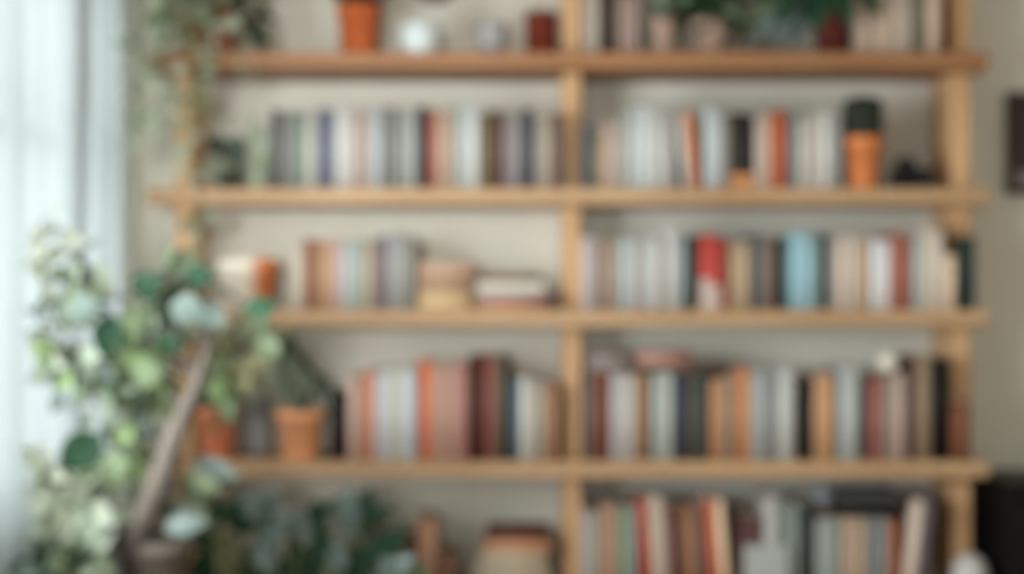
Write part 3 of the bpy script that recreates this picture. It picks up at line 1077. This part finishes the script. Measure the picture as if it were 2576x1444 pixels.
# small dark wooden box at the end of the flat stacks
bm = bmesh.new()
p0, p1 = at(1381, 738, -.26), at(1412, 780, -.26)
root = thing('box', 'small dark brown box between the right stack and the centre upright', 'box', ((p0.x + p1.x) / 2, -.23, Z3))
box(bm, (p0.x, -.26, Z3 + .0003), (p1.x, -.20, p0.z - .010), .002); obj('body', bm, noisy('dark_brown_leather', (.10, .055, .04), .2, 30, .6, .2, .3), root)
bm = bmesh.new(); box(bm, (p0.x - .0005, -.2605, p0.z - .0098), (p1.x + .0005, -.1995, p0.z), .002); obj('lid', bm, MATS['dark_brown_leather'], root)

# fourth shelf, left bay: two terracotta pots
root, c, R, h = pot_thing('potted_plant', 'leafy plant in the left terracotta pot on the fourth shelf', 'potted plant', 492, 602, 1018, -.20, 4, TERRA_M)
bs, bl = bmesh.new(), bmesh.new()
for (px_, py_) in ((505, 950), (540, 900), (575, 930), (600, 960), (560, 870), (520, 880)):
    tip = at(px_, py_, -.22)
    leafy_branch(bs, bl, [c + Vector((0, 0, h * .85)), (c + Vector((0, 0, h * 1.1))).lerp(tip, .4), tip], .0025, .0012, 9, (.05, .08), (.45, .65), [(MI, 4), (LI, 1), (DA, 1)], (.008, .03))
obj('stems', bs, STEM, root); obj('foliage', bl, LEAVES, root)

root, c, R, h = pot_thing('potted_plant', 'arching strap-leaved plant in the right terracotta pot, fourth shelf', 'potted plant', 694, 818, 1030, -.225, 4, TERRA_L)
bl = bmesh.new()
top = c + Vector((0, 0, h * .84))


def strap(tipx, tipy, apx, apy, w, mi, dy=0.0):
    if tipy < 850:
        dy -= .07
    if tipx > 800:
        dy -= .04
    a = at(apx, apy, -.24 + dy); t = at(tipx, tipy, -.28 + dy)
    P = smooth_path([top, top.lerp(a, .55) + Vector((0, 0, .02)), a, t], 5)
    m = len(P)
    prev = None
    for i, p in enumerate(P):
        s = i / (m - 1)
        ww = w * (.5 + .5 * min(1, s * 4)) * (1 - s ** 3) + .0005
        tg = (P[min(i + 1, m - 1)] - P[max(i - 1, 0)]).normalized()
        side = tg.cross(Vector((.2, -1, .35))).normalized()
        nn = side.cross(tg)
        row = [bl.verts.new(p - side * ww + nn * ww * .3), bl.verts.new(p), bl.verts.new(p + side * ww + nn * ww * .3)]
        if prev:
            for k in range(2):
                f = bl.faces.new((prev[k], prev[k + 1], row[k + 1], row[k])); f.smooth = True; f.material_index = mi
        prev = row


for args in ((820, 985, 700, 850, .011, BK, -.02), (806, 972, 690, 838, .012, BK, -.03), (830, 1010, 760, 900, .010, DA), (600, 985, 650, 850, .012, PA), (560, 930, 630, 820, .012, PA, -.02), (560, 1000, 640, 890, .011, PA), (620, 1040, 660, 930, .012, PA),
             (640, 1010, 680, 900, .012, PA), (700, 1040, 700, 920, .011, PA, -.05), (860, 1060, 810, 950, .010, DA), (840, 1080, 800, 980, .009, BK), (600, 820, 670, 860, .011, PA), (660, 790, 700, 880, .011, PA), (720, 860, 730, 930, .012, PA, -.02),
             (760, 900, 750, 950, .012, PA, -.04), (560, 860, 650, 850, .011, PA), (680, 980, 700, 880, .013, PA, -.06), (790, 1010, 770, 930, .012, PA, -.05), (740, 1000, 735, 900, .013, PA, -.06), (580, 800, 660, 840, .010, PA), (530, 840, 620, 830, .011, PA, -.04),
             (640, 930, 680, 840, .013, PA, -.05), (610, 880, 670, 840, .013, PA, -.06), (590, 960, 660, 860, .012, PA, -.07), (770, 960, 730, 850, .012, DA, .0)):
    strap(*args)
obj('foliage', bl, LEAVES, root)

# grey tin between the two pots
bm = bmesh.new()
p0 = at(650, 1010, -.10)
o = bmesh.new()
lathe(o, [(0, .0003), (.034, .0003), (.036, .003), (.036, p0.z - Z4), (.033, p0.z - Z4), (.033, .006), (0, .006)], (p0.x, -.10, Z4))
bm.free()
tag(obj('tin', o, GREY_CER), 'plain grey tin standing behind, between the two terracotta pots', 'tin')

# cream ball ornament on the short red books of the fourth shelf
a = at(2240, 915, -.245)
zt = at(0, 948, -.28).z
bm = bmesh.new()
bmesh.ops.create_uvsphere(bm, u_segments=28, v_segments=18, radius=.027)
for v in bm.verts:
    v.co.z *= .95
    v.co += Vector((a.x, -.225, at(0, 940, -.288).z + .027 * .95 - .001))
for f in bm.faces:
    f.smooth = True
tag(obj('ornament', bm, noisy('cream_stoneware', (.84, .75, .62), .06, 20, .6, 0, .3)), 'small round cream ornament resting on the stone beige books, fourth shelf', 'ornament')

# lowest shelf, right bay: white box built only as a thin front panel, black case and gadget on the books
p0, p1 = at(1872, 1372, -.296), at(1982, 1558, -.296)
bm = bmesh.new(); box(bm, (p0.x, -.2985, Z5 + .0003), (p1.x, -.2935, p0.z), .001)
tag(obj('box_front', bm, noisy('white_box_face', (.39, .405, .37), .03, 20, .7, 0, .2)), 'thin added front panel of a white box before the burgundy books, lowest shelf', 'box_front')
zt = at(0, 1301, -.288).z
p0, p1 = at(2106, 1238, -.27), at(2268, 1301, -.27)
root = thing('case', 'flat black case lying across the books on the lowest shelf right', 'case', ((p0.x + p1.x) / 2, -.2, zt))
zm = zt + (p0.z - zt) * .45
bm = bmesh.new(); box(bm, (p0.x, -.272, zt + .0006), (p1.x, -.13, zm), .004); obj('base', bm, BLACK2, root)
bm = bmesh.new(); box(bm, (p0.x - .001, -.2735, zm + .0002), (p1.x + .001, -.129, p0.z), .004); obj('lid', bm, noisy('charcoal_plastic', (.045, .044, .042), .1, 40, .5, 0, .3), root)
p0, p1 = at(2054, 1238, -.27), at(2102, 1302, -.27)
root = thing('jar', 'small brown jar with a blue-grey lid beside the black case', 'jar', ((p0.x + p1.x) / 2, -.245, zt))
cx, R, h = (p0.x + p1.x) / 2, (p1.x - p0.x) / 2, p0.z - zt
bm = bmesh.new(); lathe(bm, [(0, .0006), (R * .8, .0006), (R * .92, .004), (R * .92, h * .5), (R * .8, h * .58), (0, h * .58)], (cx, -.245, zt)); obj('glass_body', bm, noisy('brown_glaze', (.10, .065, .05), .1, 20, .4, 0, .4), root)
bm = bmesh.new(); lathe(bm, [(0, h * .58), (R * .95, h * .58), (R, h * .62), (R, h * .95), (R * .95, h), (0, h)], (cx, -.245, zt)); obj('lid', bm, noisy('blue_grey_tin', (.19, .205, .23), .05, 20, .4, 0, .4), root)

# pale round vase in front of the right upright, on the lowest shelf
p0, p1 = at(2392, 1396, -.255), at(2488, 1396, -.255)
cx, R, h = (p0.x + p1.x) / 2, (p1.x - p0.x) / 2, p0.z - Z5
bm = bmesh.new()
prof = [(0, .0003), (R * .55, .0003), (R * .62, .004), (R * .9, h * .25), (R, h * .5), (R * .93, h * .75), (R * .70, h * .92), (R * .36, h * .99), (R * .30, h), (R * .27, h * .99), (R * .27, h * .9), (0, h * .9)]
lathe(bm, prof, (cx, -.2575, Z5))
tag(obj('vase', bm, noisy('pale_stoneware', (.54, .50, .46), .05, 20, .5, 0, .3)), 'pale rounded vase in front of the right upright, lowest shelf', 'vase')

# ------------------------------------------------------------------ right of the shelf: picture on the wall, black cabinet
p0, p1 = at(2534, 232, -.02), at(2700, 486, -.02)
root = thing('picture_frame', 'dark brown framed picture on the wall right of the bookshelf', 'picture', ((p0.x + p1.x) / 2, -.02, p1.z))
DKB = noisy('dark_brown_frame', (.055, .034, .028), .15, 30, .5, 0, .3)
bm = bmesh.new()
f = .022
box(bm, (p0.x, -.026, p1.z), (p1.x, -.003, p1.z + f), .002); box(bm, (p0.x, -.026, p0.z - f), (p1.x, -.003, p0.z), .002)
box(bm, (p0.x, -.026, p1.z + f), (p0.x + f, -.003, p0.z - f), .002); box(bm, (p1.x - f, -.026, p1.z + f), (p1.x, -.003, p0.z - f), .002)
obj('frame', bm, DKB, root)
bm = bmesh.new(); box(bm, (p0.x + f, -.012, p1.z + f + .036), (p1.x - f, -.004, p0.z - f)); obj('picture', bm, noisy('umber_print', (.06, .038, .032), .3, 8, .6, 0, .3), root)
bm = bmesh.new(); box(bm, (p0.x + f, -.012, p1.z + f), (p1.x - f, -.004, p1.z + f + .0355)); obj('grey_strip', bm, noisy('grey_print', (.34, .325, .31), .15, 8, .6, 0, .3), root)

p0 = at(2532, 1215, -.32)
root = thing('cabinet', 'black cabinet standing on the floor right of the bookshelf', 'cabinet', (p0.x + .3, -.17, 0))
bm = bmesh.new(); box(bm, (p0.x, -.32, .06), (p0.x + .6, -.01, p0.z - .02), .002); obj('body', bm, BLACK2, root)
bm = bmesh.new(); box(bm, (p0.x - .004, -.326, p0.z - .0198), (p0.x + .604, -.008, p0.z), .003); obj('top', bm, BLACK2, root)
for k in range(2):
    bm = bmesh.new(); box(bm, (p0.x + .004 + .298 * k, -.338, .07), (p0.x + .298 + .298 * k, -.3205, p0.z - .026), .002); d = obj('door', bm, BLACK2, root)
    bm = bmesh.new(); xh = p0.x + (.27 if k == 0 else .33); tube(bm, [(xh, -.3375, .45), (xh, -.352, .452), (xh, -.352, .548), (xh, -.3375, .55)], .004, 8)
    h_ = obj('handle', bm, METAL, None); h_.parent = d
    h_.data.transform(Matrix.Translation(-Vector(root.location)))
bm = bmesh.new(); box(bm, (p0.x + .02, -.30, .0003), (p0.x + .58, -.03, .0598)); obj('plinth', bm, BLACK2, root)

# ------------------------------------------------------------------ trailing plant at the left end of the top shelf
random.seed(13)
root, c, R, h = pot_thing('trailing_plant', 'trailing plant in a terracotta pot spilling off the top shelf', 'potted plant', 496, 606, 2, -.215, 1, noisy('old_terracotta', (.30, .125, .07), .16, 14, .8, .2, .2))
bs, bl = bmesh.new(), bmesh.new()
top = c + Vector((0, 0, h * .85))


def vine(pts, n, size, pal, asp=(.6, .85), dys=None, pet=(.008, .03), y0=-.315, y1=-.39):
    m = len(pts)
    W = [at(p[0], p[1], y0 + (y1 - y0) * min(1, 2 * i / max(1, m - 1))) for i, p in enumerate(pts)]
    for q in W:
        q.x = max(q.x, -.94)
    leafy_branch(bs, bl, [top, top + Vector((0, -.02, h * .35))] + W, .002, .001, n, size, asp, pal, pet, (0, -.35, -.1), .08)


vine([(500, -20), (440, -30), (385, 20), (352, 110), (345, 210), (325, 290), (285, 345)], 26, (.035, .055), [(VA, 5), (PA, 2)])
vine([(480, -20), (420, 10), (385, 120), (390, 220), (385, 300), (400, 350)], 30, (.035, .055), [(VA, 4), (PA, 2), (MI, 1)])
vine([(500, 0), (430, 40), (420, 140), (410, 230), (375, 300), (330, 320)], 26, (.035, .055), [(VA, 5), (PA, 2)])
vine([(540, 10), (480, 60), (478, 160), (482, 240), (490, 300), (470, 350)], 22, (.03, .05), [(OL, 5), (MI, 1), (PA, 1)])
vine([(560, 20), (500, 110), (490, 230), (478, 330), (490, 440), (505, 520), (490, 590), (500, 650)], 32, (.03, .05), [(VA, 3), (PA, 2), (OL, 2)])
vine([(520, -40), (430, -60), (370, -20), (340, 60), (330, 130)], 22, (.04, .06), [(VA, 2), (PA, 2)])
vine([(510, 30), (470, 40), (430, 60), (420, 100)], 14, (.04, .06), [(PA, 3), (OL, 2), (MI, 1)])
vine([(600, -30), (640, 10), (650, 60), (640, 110)], 14, (.045, .065), [(BK, 3), (DA, 2)], y0=-.25, y1=-.29)
vine([(580, -40), (610, -40), (630, 10), (625, 70)], 10, (.045, .065), [(BK, 2), (DA, 2)], y0=-.25, y1=-.29)
vine([(590, 20), (610, 110), (600, 170), (630, 190)], 9, (.03, .045), [(VA, 3), (PA, 2)])
vine([(540, 40), (530, 120), (540, 160), (560, 180)], 12, (.03, .045), [(VA, 3), (PA, 2)])
vine([(470, -30), (430, -20), (440, 40), (450, 90)], 15, (.04, .06), [(MI, 3), (PA, 2)])
obj('stems', bs, STEM, root); obj('foliage', bl, LEAVES, root)

# ------------------------------------------------------------------ the big leafy plant in front, on a stool
YP = -1.0
random.seed(SEED_TREE)
pt = at(395, 1352, YP)
zst = .60
root = thing('plant_stand', 'round brown wooden stool carrying the tall foreground plant', 'stool', (pt.x, YP, 0))
bm = bmesh.new(); lathe(bm, [(0, zst - .03), (.14, zst - .03), (.145, zst - .026), (.145, zst - .004), (.141, zst), (0, zst)], (pt.x, YP, 0)); obj('seat', bm, WOOD_D, root)
for k in range(3):
    a = 2 * PI * k / 3 + .5
    bm = bmesh.new(); tube(bm, [(pt.x + .15 * math.cos(a), YP + .15 * math.sin(a), .001), (pt.x + .10 * math.cos(a), YP + .10 * math.sin(a), zst - .0305)], [.011, .015], 10); obj('leg', bm, WOOD_D, root)

root = thing('potted_tree', 'tall leafy plant with a slanting woody trunk before the curtain', 'potted plant', (pt.x, YP, zst))
c, R, h = pot(root, 296, 492, 1352, YP, zst + .0003, STONE_POT, rim=.12, taper=.8)
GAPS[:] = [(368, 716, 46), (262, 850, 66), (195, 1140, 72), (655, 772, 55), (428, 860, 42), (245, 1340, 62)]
bt, bs, bl = bmesh.new(), bmesh.new(), bmesh.new()
base = c + Vector((-.02, 0, h * .82))
trunk = [base] + [at(x, y, YP + d) for x, y, d in ((340, 1370, -.05), (388, 1240, -.13), (428, 1130, -.15), (463, 1040, -.15), (500, 950, -.14), (525, 870, -.10))]
tube(bt, smooth_path(trunk, 6), [.034, .034, .033, .032, .031, .030, .029, .028, .028, .027, .027, .026, .026, .025, .025, .024, .024, .023, .023, .022, .021, .020, .019, .018, .017, .016, .015, .014, .013, .012, .012, .011, .011, .010, .010, .009, .008], 12)
fork = at(412, 1170, YP - .14)


def branch(start, pts, n, size, pal, asp=(.55, .8), r=.006, pet=(.01, .045), bias=(0, -.25, .15), droop=.3, t0=.42):
    W = [start] + [at(x, y, YP + d) for x, y, d in pts]
    for q in W:
        q.x = max(q.x, -.93)
    leafy_branch(bs, bl, W, r, .0015, n, size, asp, pal, pet, bias, t0, droop)


tr = [Vector(p) for p in trunk]
PALE = [(PA, 4), (BL, 2), (LI, 1)]
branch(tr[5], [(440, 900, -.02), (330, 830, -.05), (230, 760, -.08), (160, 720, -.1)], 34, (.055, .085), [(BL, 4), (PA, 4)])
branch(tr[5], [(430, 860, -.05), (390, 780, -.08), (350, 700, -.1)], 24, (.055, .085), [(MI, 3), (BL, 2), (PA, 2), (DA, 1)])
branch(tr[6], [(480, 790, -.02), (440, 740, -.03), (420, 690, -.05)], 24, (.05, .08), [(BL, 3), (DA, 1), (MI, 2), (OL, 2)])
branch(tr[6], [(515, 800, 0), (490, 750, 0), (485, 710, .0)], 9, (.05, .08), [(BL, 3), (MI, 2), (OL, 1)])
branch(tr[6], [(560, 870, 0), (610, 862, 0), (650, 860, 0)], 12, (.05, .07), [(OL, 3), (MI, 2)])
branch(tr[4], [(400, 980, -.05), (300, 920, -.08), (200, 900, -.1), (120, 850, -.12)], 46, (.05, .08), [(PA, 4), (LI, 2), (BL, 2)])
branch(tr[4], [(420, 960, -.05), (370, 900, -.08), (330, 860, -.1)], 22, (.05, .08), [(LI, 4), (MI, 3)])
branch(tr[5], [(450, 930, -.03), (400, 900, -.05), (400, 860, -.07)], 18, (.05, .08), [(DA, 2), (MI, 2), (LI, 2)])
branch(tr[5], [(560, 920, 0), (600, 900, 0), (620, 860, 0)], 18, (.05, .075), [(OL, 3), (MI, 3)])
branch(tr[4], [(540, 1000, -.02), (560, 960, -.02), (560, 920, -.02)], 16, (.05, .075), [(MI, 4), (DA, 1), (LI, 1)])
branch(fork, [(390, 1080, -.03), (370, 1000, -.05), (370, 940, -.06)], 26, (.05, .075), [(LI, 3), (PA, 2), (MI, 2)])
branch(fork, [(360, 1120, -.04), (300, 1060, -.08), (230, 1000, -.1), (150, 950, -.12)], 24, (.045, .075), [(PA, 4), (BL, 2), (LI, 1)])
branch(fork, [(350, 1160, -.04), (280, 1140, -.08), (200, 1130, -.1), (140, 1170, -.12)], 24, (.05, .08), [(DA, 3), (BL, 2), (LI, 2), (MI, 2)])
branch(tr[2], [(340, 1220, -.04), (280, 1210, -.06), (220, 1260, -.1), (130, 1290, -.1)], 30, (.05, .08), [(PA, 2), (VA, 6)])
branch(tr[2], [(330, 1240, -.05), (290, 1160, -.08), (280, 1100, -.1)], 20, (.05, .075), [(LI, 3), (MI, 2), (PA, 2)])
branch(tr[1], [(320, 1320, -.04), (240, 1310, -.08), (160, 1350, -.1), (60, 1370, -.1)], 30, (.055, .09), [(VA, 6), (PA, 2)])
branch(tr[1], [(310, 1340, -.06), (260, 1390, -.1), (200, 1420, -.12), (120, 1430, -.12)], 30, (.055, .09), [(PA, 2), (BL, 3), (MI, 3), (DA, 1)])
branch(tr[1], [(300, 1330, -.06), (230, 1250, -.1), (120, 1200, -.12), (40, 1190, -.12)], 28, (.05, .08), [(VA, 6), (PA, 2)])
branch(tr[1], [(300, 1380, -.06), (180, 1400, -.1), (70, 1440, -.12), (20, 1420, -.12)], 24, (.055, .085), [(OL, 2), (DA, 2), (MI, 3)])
# thin sprays that reach up in front of the curtain
branch(at(230, 870, YP - .09), [(150, 850, -.12), (110, 760, -.14), (100, 680, -.15), (95, 610, -.15), (85, 560, -.15)], 26, (.035, .055), [(VA, 5), (LI, 2)], (.6, .85), .003)
branch(at(230, 870, YP - .09), [(120, 900, -.12), (60, 880, -.14), (10, 850, -.15), (-20, 830, -.15)], 5, (.035, .055), [(VA, 3), (LI, 2)], (.6, .85), .003)
branch(at(230, 760, YP - .08), [(220, 710, -.1), (210, 670, -.1), (180, 640, -.1)], 12, (.04, .055), [(LI, 4), (PA, 2)], (.6, .85), .003)
GAPS[:] = []
# large single leaves
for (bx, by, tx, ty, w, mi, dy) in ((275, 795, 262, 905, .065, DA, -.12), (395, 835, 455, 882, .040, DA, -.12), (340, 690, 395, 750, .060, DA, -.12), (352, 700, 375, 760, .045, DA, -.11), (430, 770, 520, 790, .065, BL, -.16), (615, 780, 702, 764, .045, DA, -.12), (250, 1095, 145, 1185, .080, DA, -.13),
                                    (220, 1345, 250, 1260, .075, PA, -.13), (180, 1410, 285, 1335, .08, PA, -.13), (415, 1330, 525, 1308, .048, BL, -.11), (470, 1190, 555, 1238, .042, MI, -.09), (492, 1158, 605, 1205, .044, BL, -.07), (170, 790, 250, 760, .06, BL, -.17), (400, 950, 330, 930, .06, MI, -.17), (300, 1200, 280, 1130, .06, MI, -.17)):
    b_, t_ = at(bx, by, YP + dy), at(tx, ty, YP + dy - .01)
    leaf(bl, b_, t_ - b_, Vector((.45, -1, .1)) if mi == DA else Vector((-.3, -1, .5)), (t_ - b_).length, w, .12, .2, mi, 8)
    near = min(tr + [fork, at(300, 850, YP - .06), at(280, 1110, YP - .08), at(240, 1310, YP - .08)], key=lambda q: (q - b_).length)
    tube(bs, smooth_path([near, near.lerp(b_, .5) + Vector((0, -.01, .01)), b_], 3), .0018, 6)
obj('trunk', bt, BARK, root); obj('branches', bs, BARK, root); obj('foliage', bl, LEAVES, root)

# ------------------------------------------------------------------ the broad-leaved plant on the floor, lower middle
YB = -.62
random.seed(12)
pb_ = at(690, 1444, YB)
root = thing('potted_plant', 'broad-leaved blue-green plant on the floor before the lowest shelf', 'potted plant', (pb_.x, YB, 0))
bm = bmesh.new(); lathe(bm, pot_profile(.15, .30, .008, .12, .75), (pb_.x, YB, .0003)); obj('pot', bm, STONE_POT, root)
bm = bmesh.new(); lathe(bm, [(0, .2408), (.12, .2408), (.119, .258), (.06, .264), (0, .266)], (pb_.x, YB, .0003)); obj('soil', bm, SOIL, root)
bs, bl = bmesh.new(), bmesh.new()
top = Vector((pb_.x, YB, .26))
LV = [  # base px, tip px, width, material, depth offset
    (880, 1345, 868, 1232, .062, BL, 0), (905, 1330, 898, 1240, .03, BL, .03), (520, 1300, 440, 1270, .06, PA, -.14),
    (520, 1270, 470, 1210, .06, MI, -.10), (660, 1310, 620, 1235, .060, BL, -.02), (760, 1340, 690, 1290, .065, BL, -.04), (730, 1290, 780, 1360, .06, BL, -.03), (660, 1390, 700, 1320, .06, BL, -.08), (640, 1370, 690, 1444, .055, BL, -.10),
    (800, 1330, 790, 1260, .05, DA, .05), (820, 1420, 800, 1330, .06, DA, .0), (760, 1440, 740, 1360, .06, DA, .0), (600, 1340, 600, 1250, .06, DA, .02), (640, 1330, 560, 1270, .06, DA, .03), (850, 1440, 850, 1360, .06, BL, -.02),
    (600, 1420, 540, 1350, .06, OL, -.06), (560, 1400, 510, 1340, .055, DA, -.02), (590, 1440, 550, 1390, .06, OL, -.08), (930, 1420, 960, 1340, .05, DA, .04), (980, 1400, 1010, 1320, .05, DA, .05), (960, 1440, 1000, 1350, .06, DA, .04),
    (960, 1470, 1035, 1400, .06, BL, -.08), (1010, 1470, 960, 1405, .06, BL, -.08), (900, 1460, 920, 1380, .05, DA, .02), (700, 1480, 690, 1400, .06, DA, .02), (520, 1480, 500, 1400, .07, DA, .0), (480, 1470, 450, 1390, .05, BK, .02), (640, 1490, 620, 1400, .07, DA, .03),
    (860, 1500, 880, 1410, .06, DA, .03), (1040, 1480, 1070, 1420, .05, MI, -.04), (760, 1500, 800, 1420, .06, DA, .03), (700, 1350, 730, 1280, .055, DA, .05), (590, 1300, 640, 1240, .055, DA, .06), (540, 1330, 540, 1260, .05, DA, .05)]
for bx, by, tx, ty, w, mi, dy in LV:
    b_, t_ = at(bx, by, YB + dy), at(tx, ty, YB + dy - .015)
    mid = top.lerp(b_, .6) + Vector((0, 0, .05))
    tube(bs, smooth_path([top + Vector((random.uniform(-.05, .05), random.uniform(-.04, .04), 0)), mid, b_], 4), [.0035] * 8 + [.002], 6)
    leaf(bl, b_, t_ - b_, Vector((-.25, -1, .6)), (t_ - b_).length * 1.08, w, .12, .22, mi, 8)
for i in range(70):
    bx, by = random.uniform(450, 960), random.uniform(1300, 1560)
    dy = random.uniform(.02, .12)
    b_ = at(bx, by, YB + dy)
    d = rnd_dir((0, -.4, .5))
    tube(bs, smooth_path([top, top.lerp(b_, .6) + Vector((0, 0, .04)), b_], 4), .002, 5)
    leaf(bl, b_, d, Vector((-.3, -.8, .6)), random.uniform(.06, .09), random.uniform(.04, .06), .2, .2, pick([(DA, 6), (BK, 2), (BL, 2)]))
obj('stems', bs, STEM, root); obj('foliage', bl, LEAVES, root)

# ------------------------------------------------------------------ sky, camera, colour management
w = bpy.data.worlds.new('sky')
SC.world = w
w.use_nodes = True
bg = w.node_tree.nodes['Background']
bg.inputs['Color'].default_value = (.86, .95, 1.0, 1)
bg.inputs['Strength'].default_value = SKY
for side, W in [('L', w) for w in WINS] + [('F', w) for w in FILL_WINS]:
    u0, u1, z0, z1 = W
    ld = bpy.data.lights.new('window_portal', 'AREA')
    ld.shape = 'RECTANGLE'
    ld.size, ld.size_y = (z1 - z0, u1 - u0) if side == 'L' else (u1 - u0, z1 - z0)
    ld.cycles.is_portal = True
    lo = bpy.data.objects.new('window_portal', ld)
    COL.objects.link(lo)
    lo.location = (XL - T - .01, (u0 + u1) / 2, (z0 + z1) / 2) if side == 'L' else ((u0 + u1) / 2, YF - T - .01, (z0 + z1) / 2)
    lo.rotation_euler = (0, -PI / 2, 0) if side == 'L' else (PI / 2, 0, 0)

sd = bpy.data.lights.new('fill_sun', 'SUN')  # added soft low sun, fills the left bays through the added window
sd.energy = SUN
sd.angle = math.radians(12.5)
sd.color = (.98, 1.0, .97)
so = bpy.data.objects.new('fill_sun', sd)
COL.objects.link(so)
so.location = (-.45, -9, 2)
so.rotation_euler = (PI / 2 - math.radians(1), 0, 0)

cd = bpy.data.cameras.new('camera')
cam = bpy.data.objects.new('camera', cd)
COL.objects.link(cam)
cam.location = (0, CAMY, ZC)
cam.rotation_euler = (PI / 2, 0, 0)
cd.sensor_width = 36
cd.lens = 36 * 4.0 / 2.576
cd.clip_start = .05
cd.dof.use_dof = True
cd.dof.focus_distance = 1.0
cd.dof.aperture_fstop = 3.5
SC.camera = cam
vs = SC.view_settings
vs.view_transform = 'Standard'
vs.look = 'None'
vs.exposure = 0.0
vs.gamma = 1.0
vs.use_curve_mapping = False
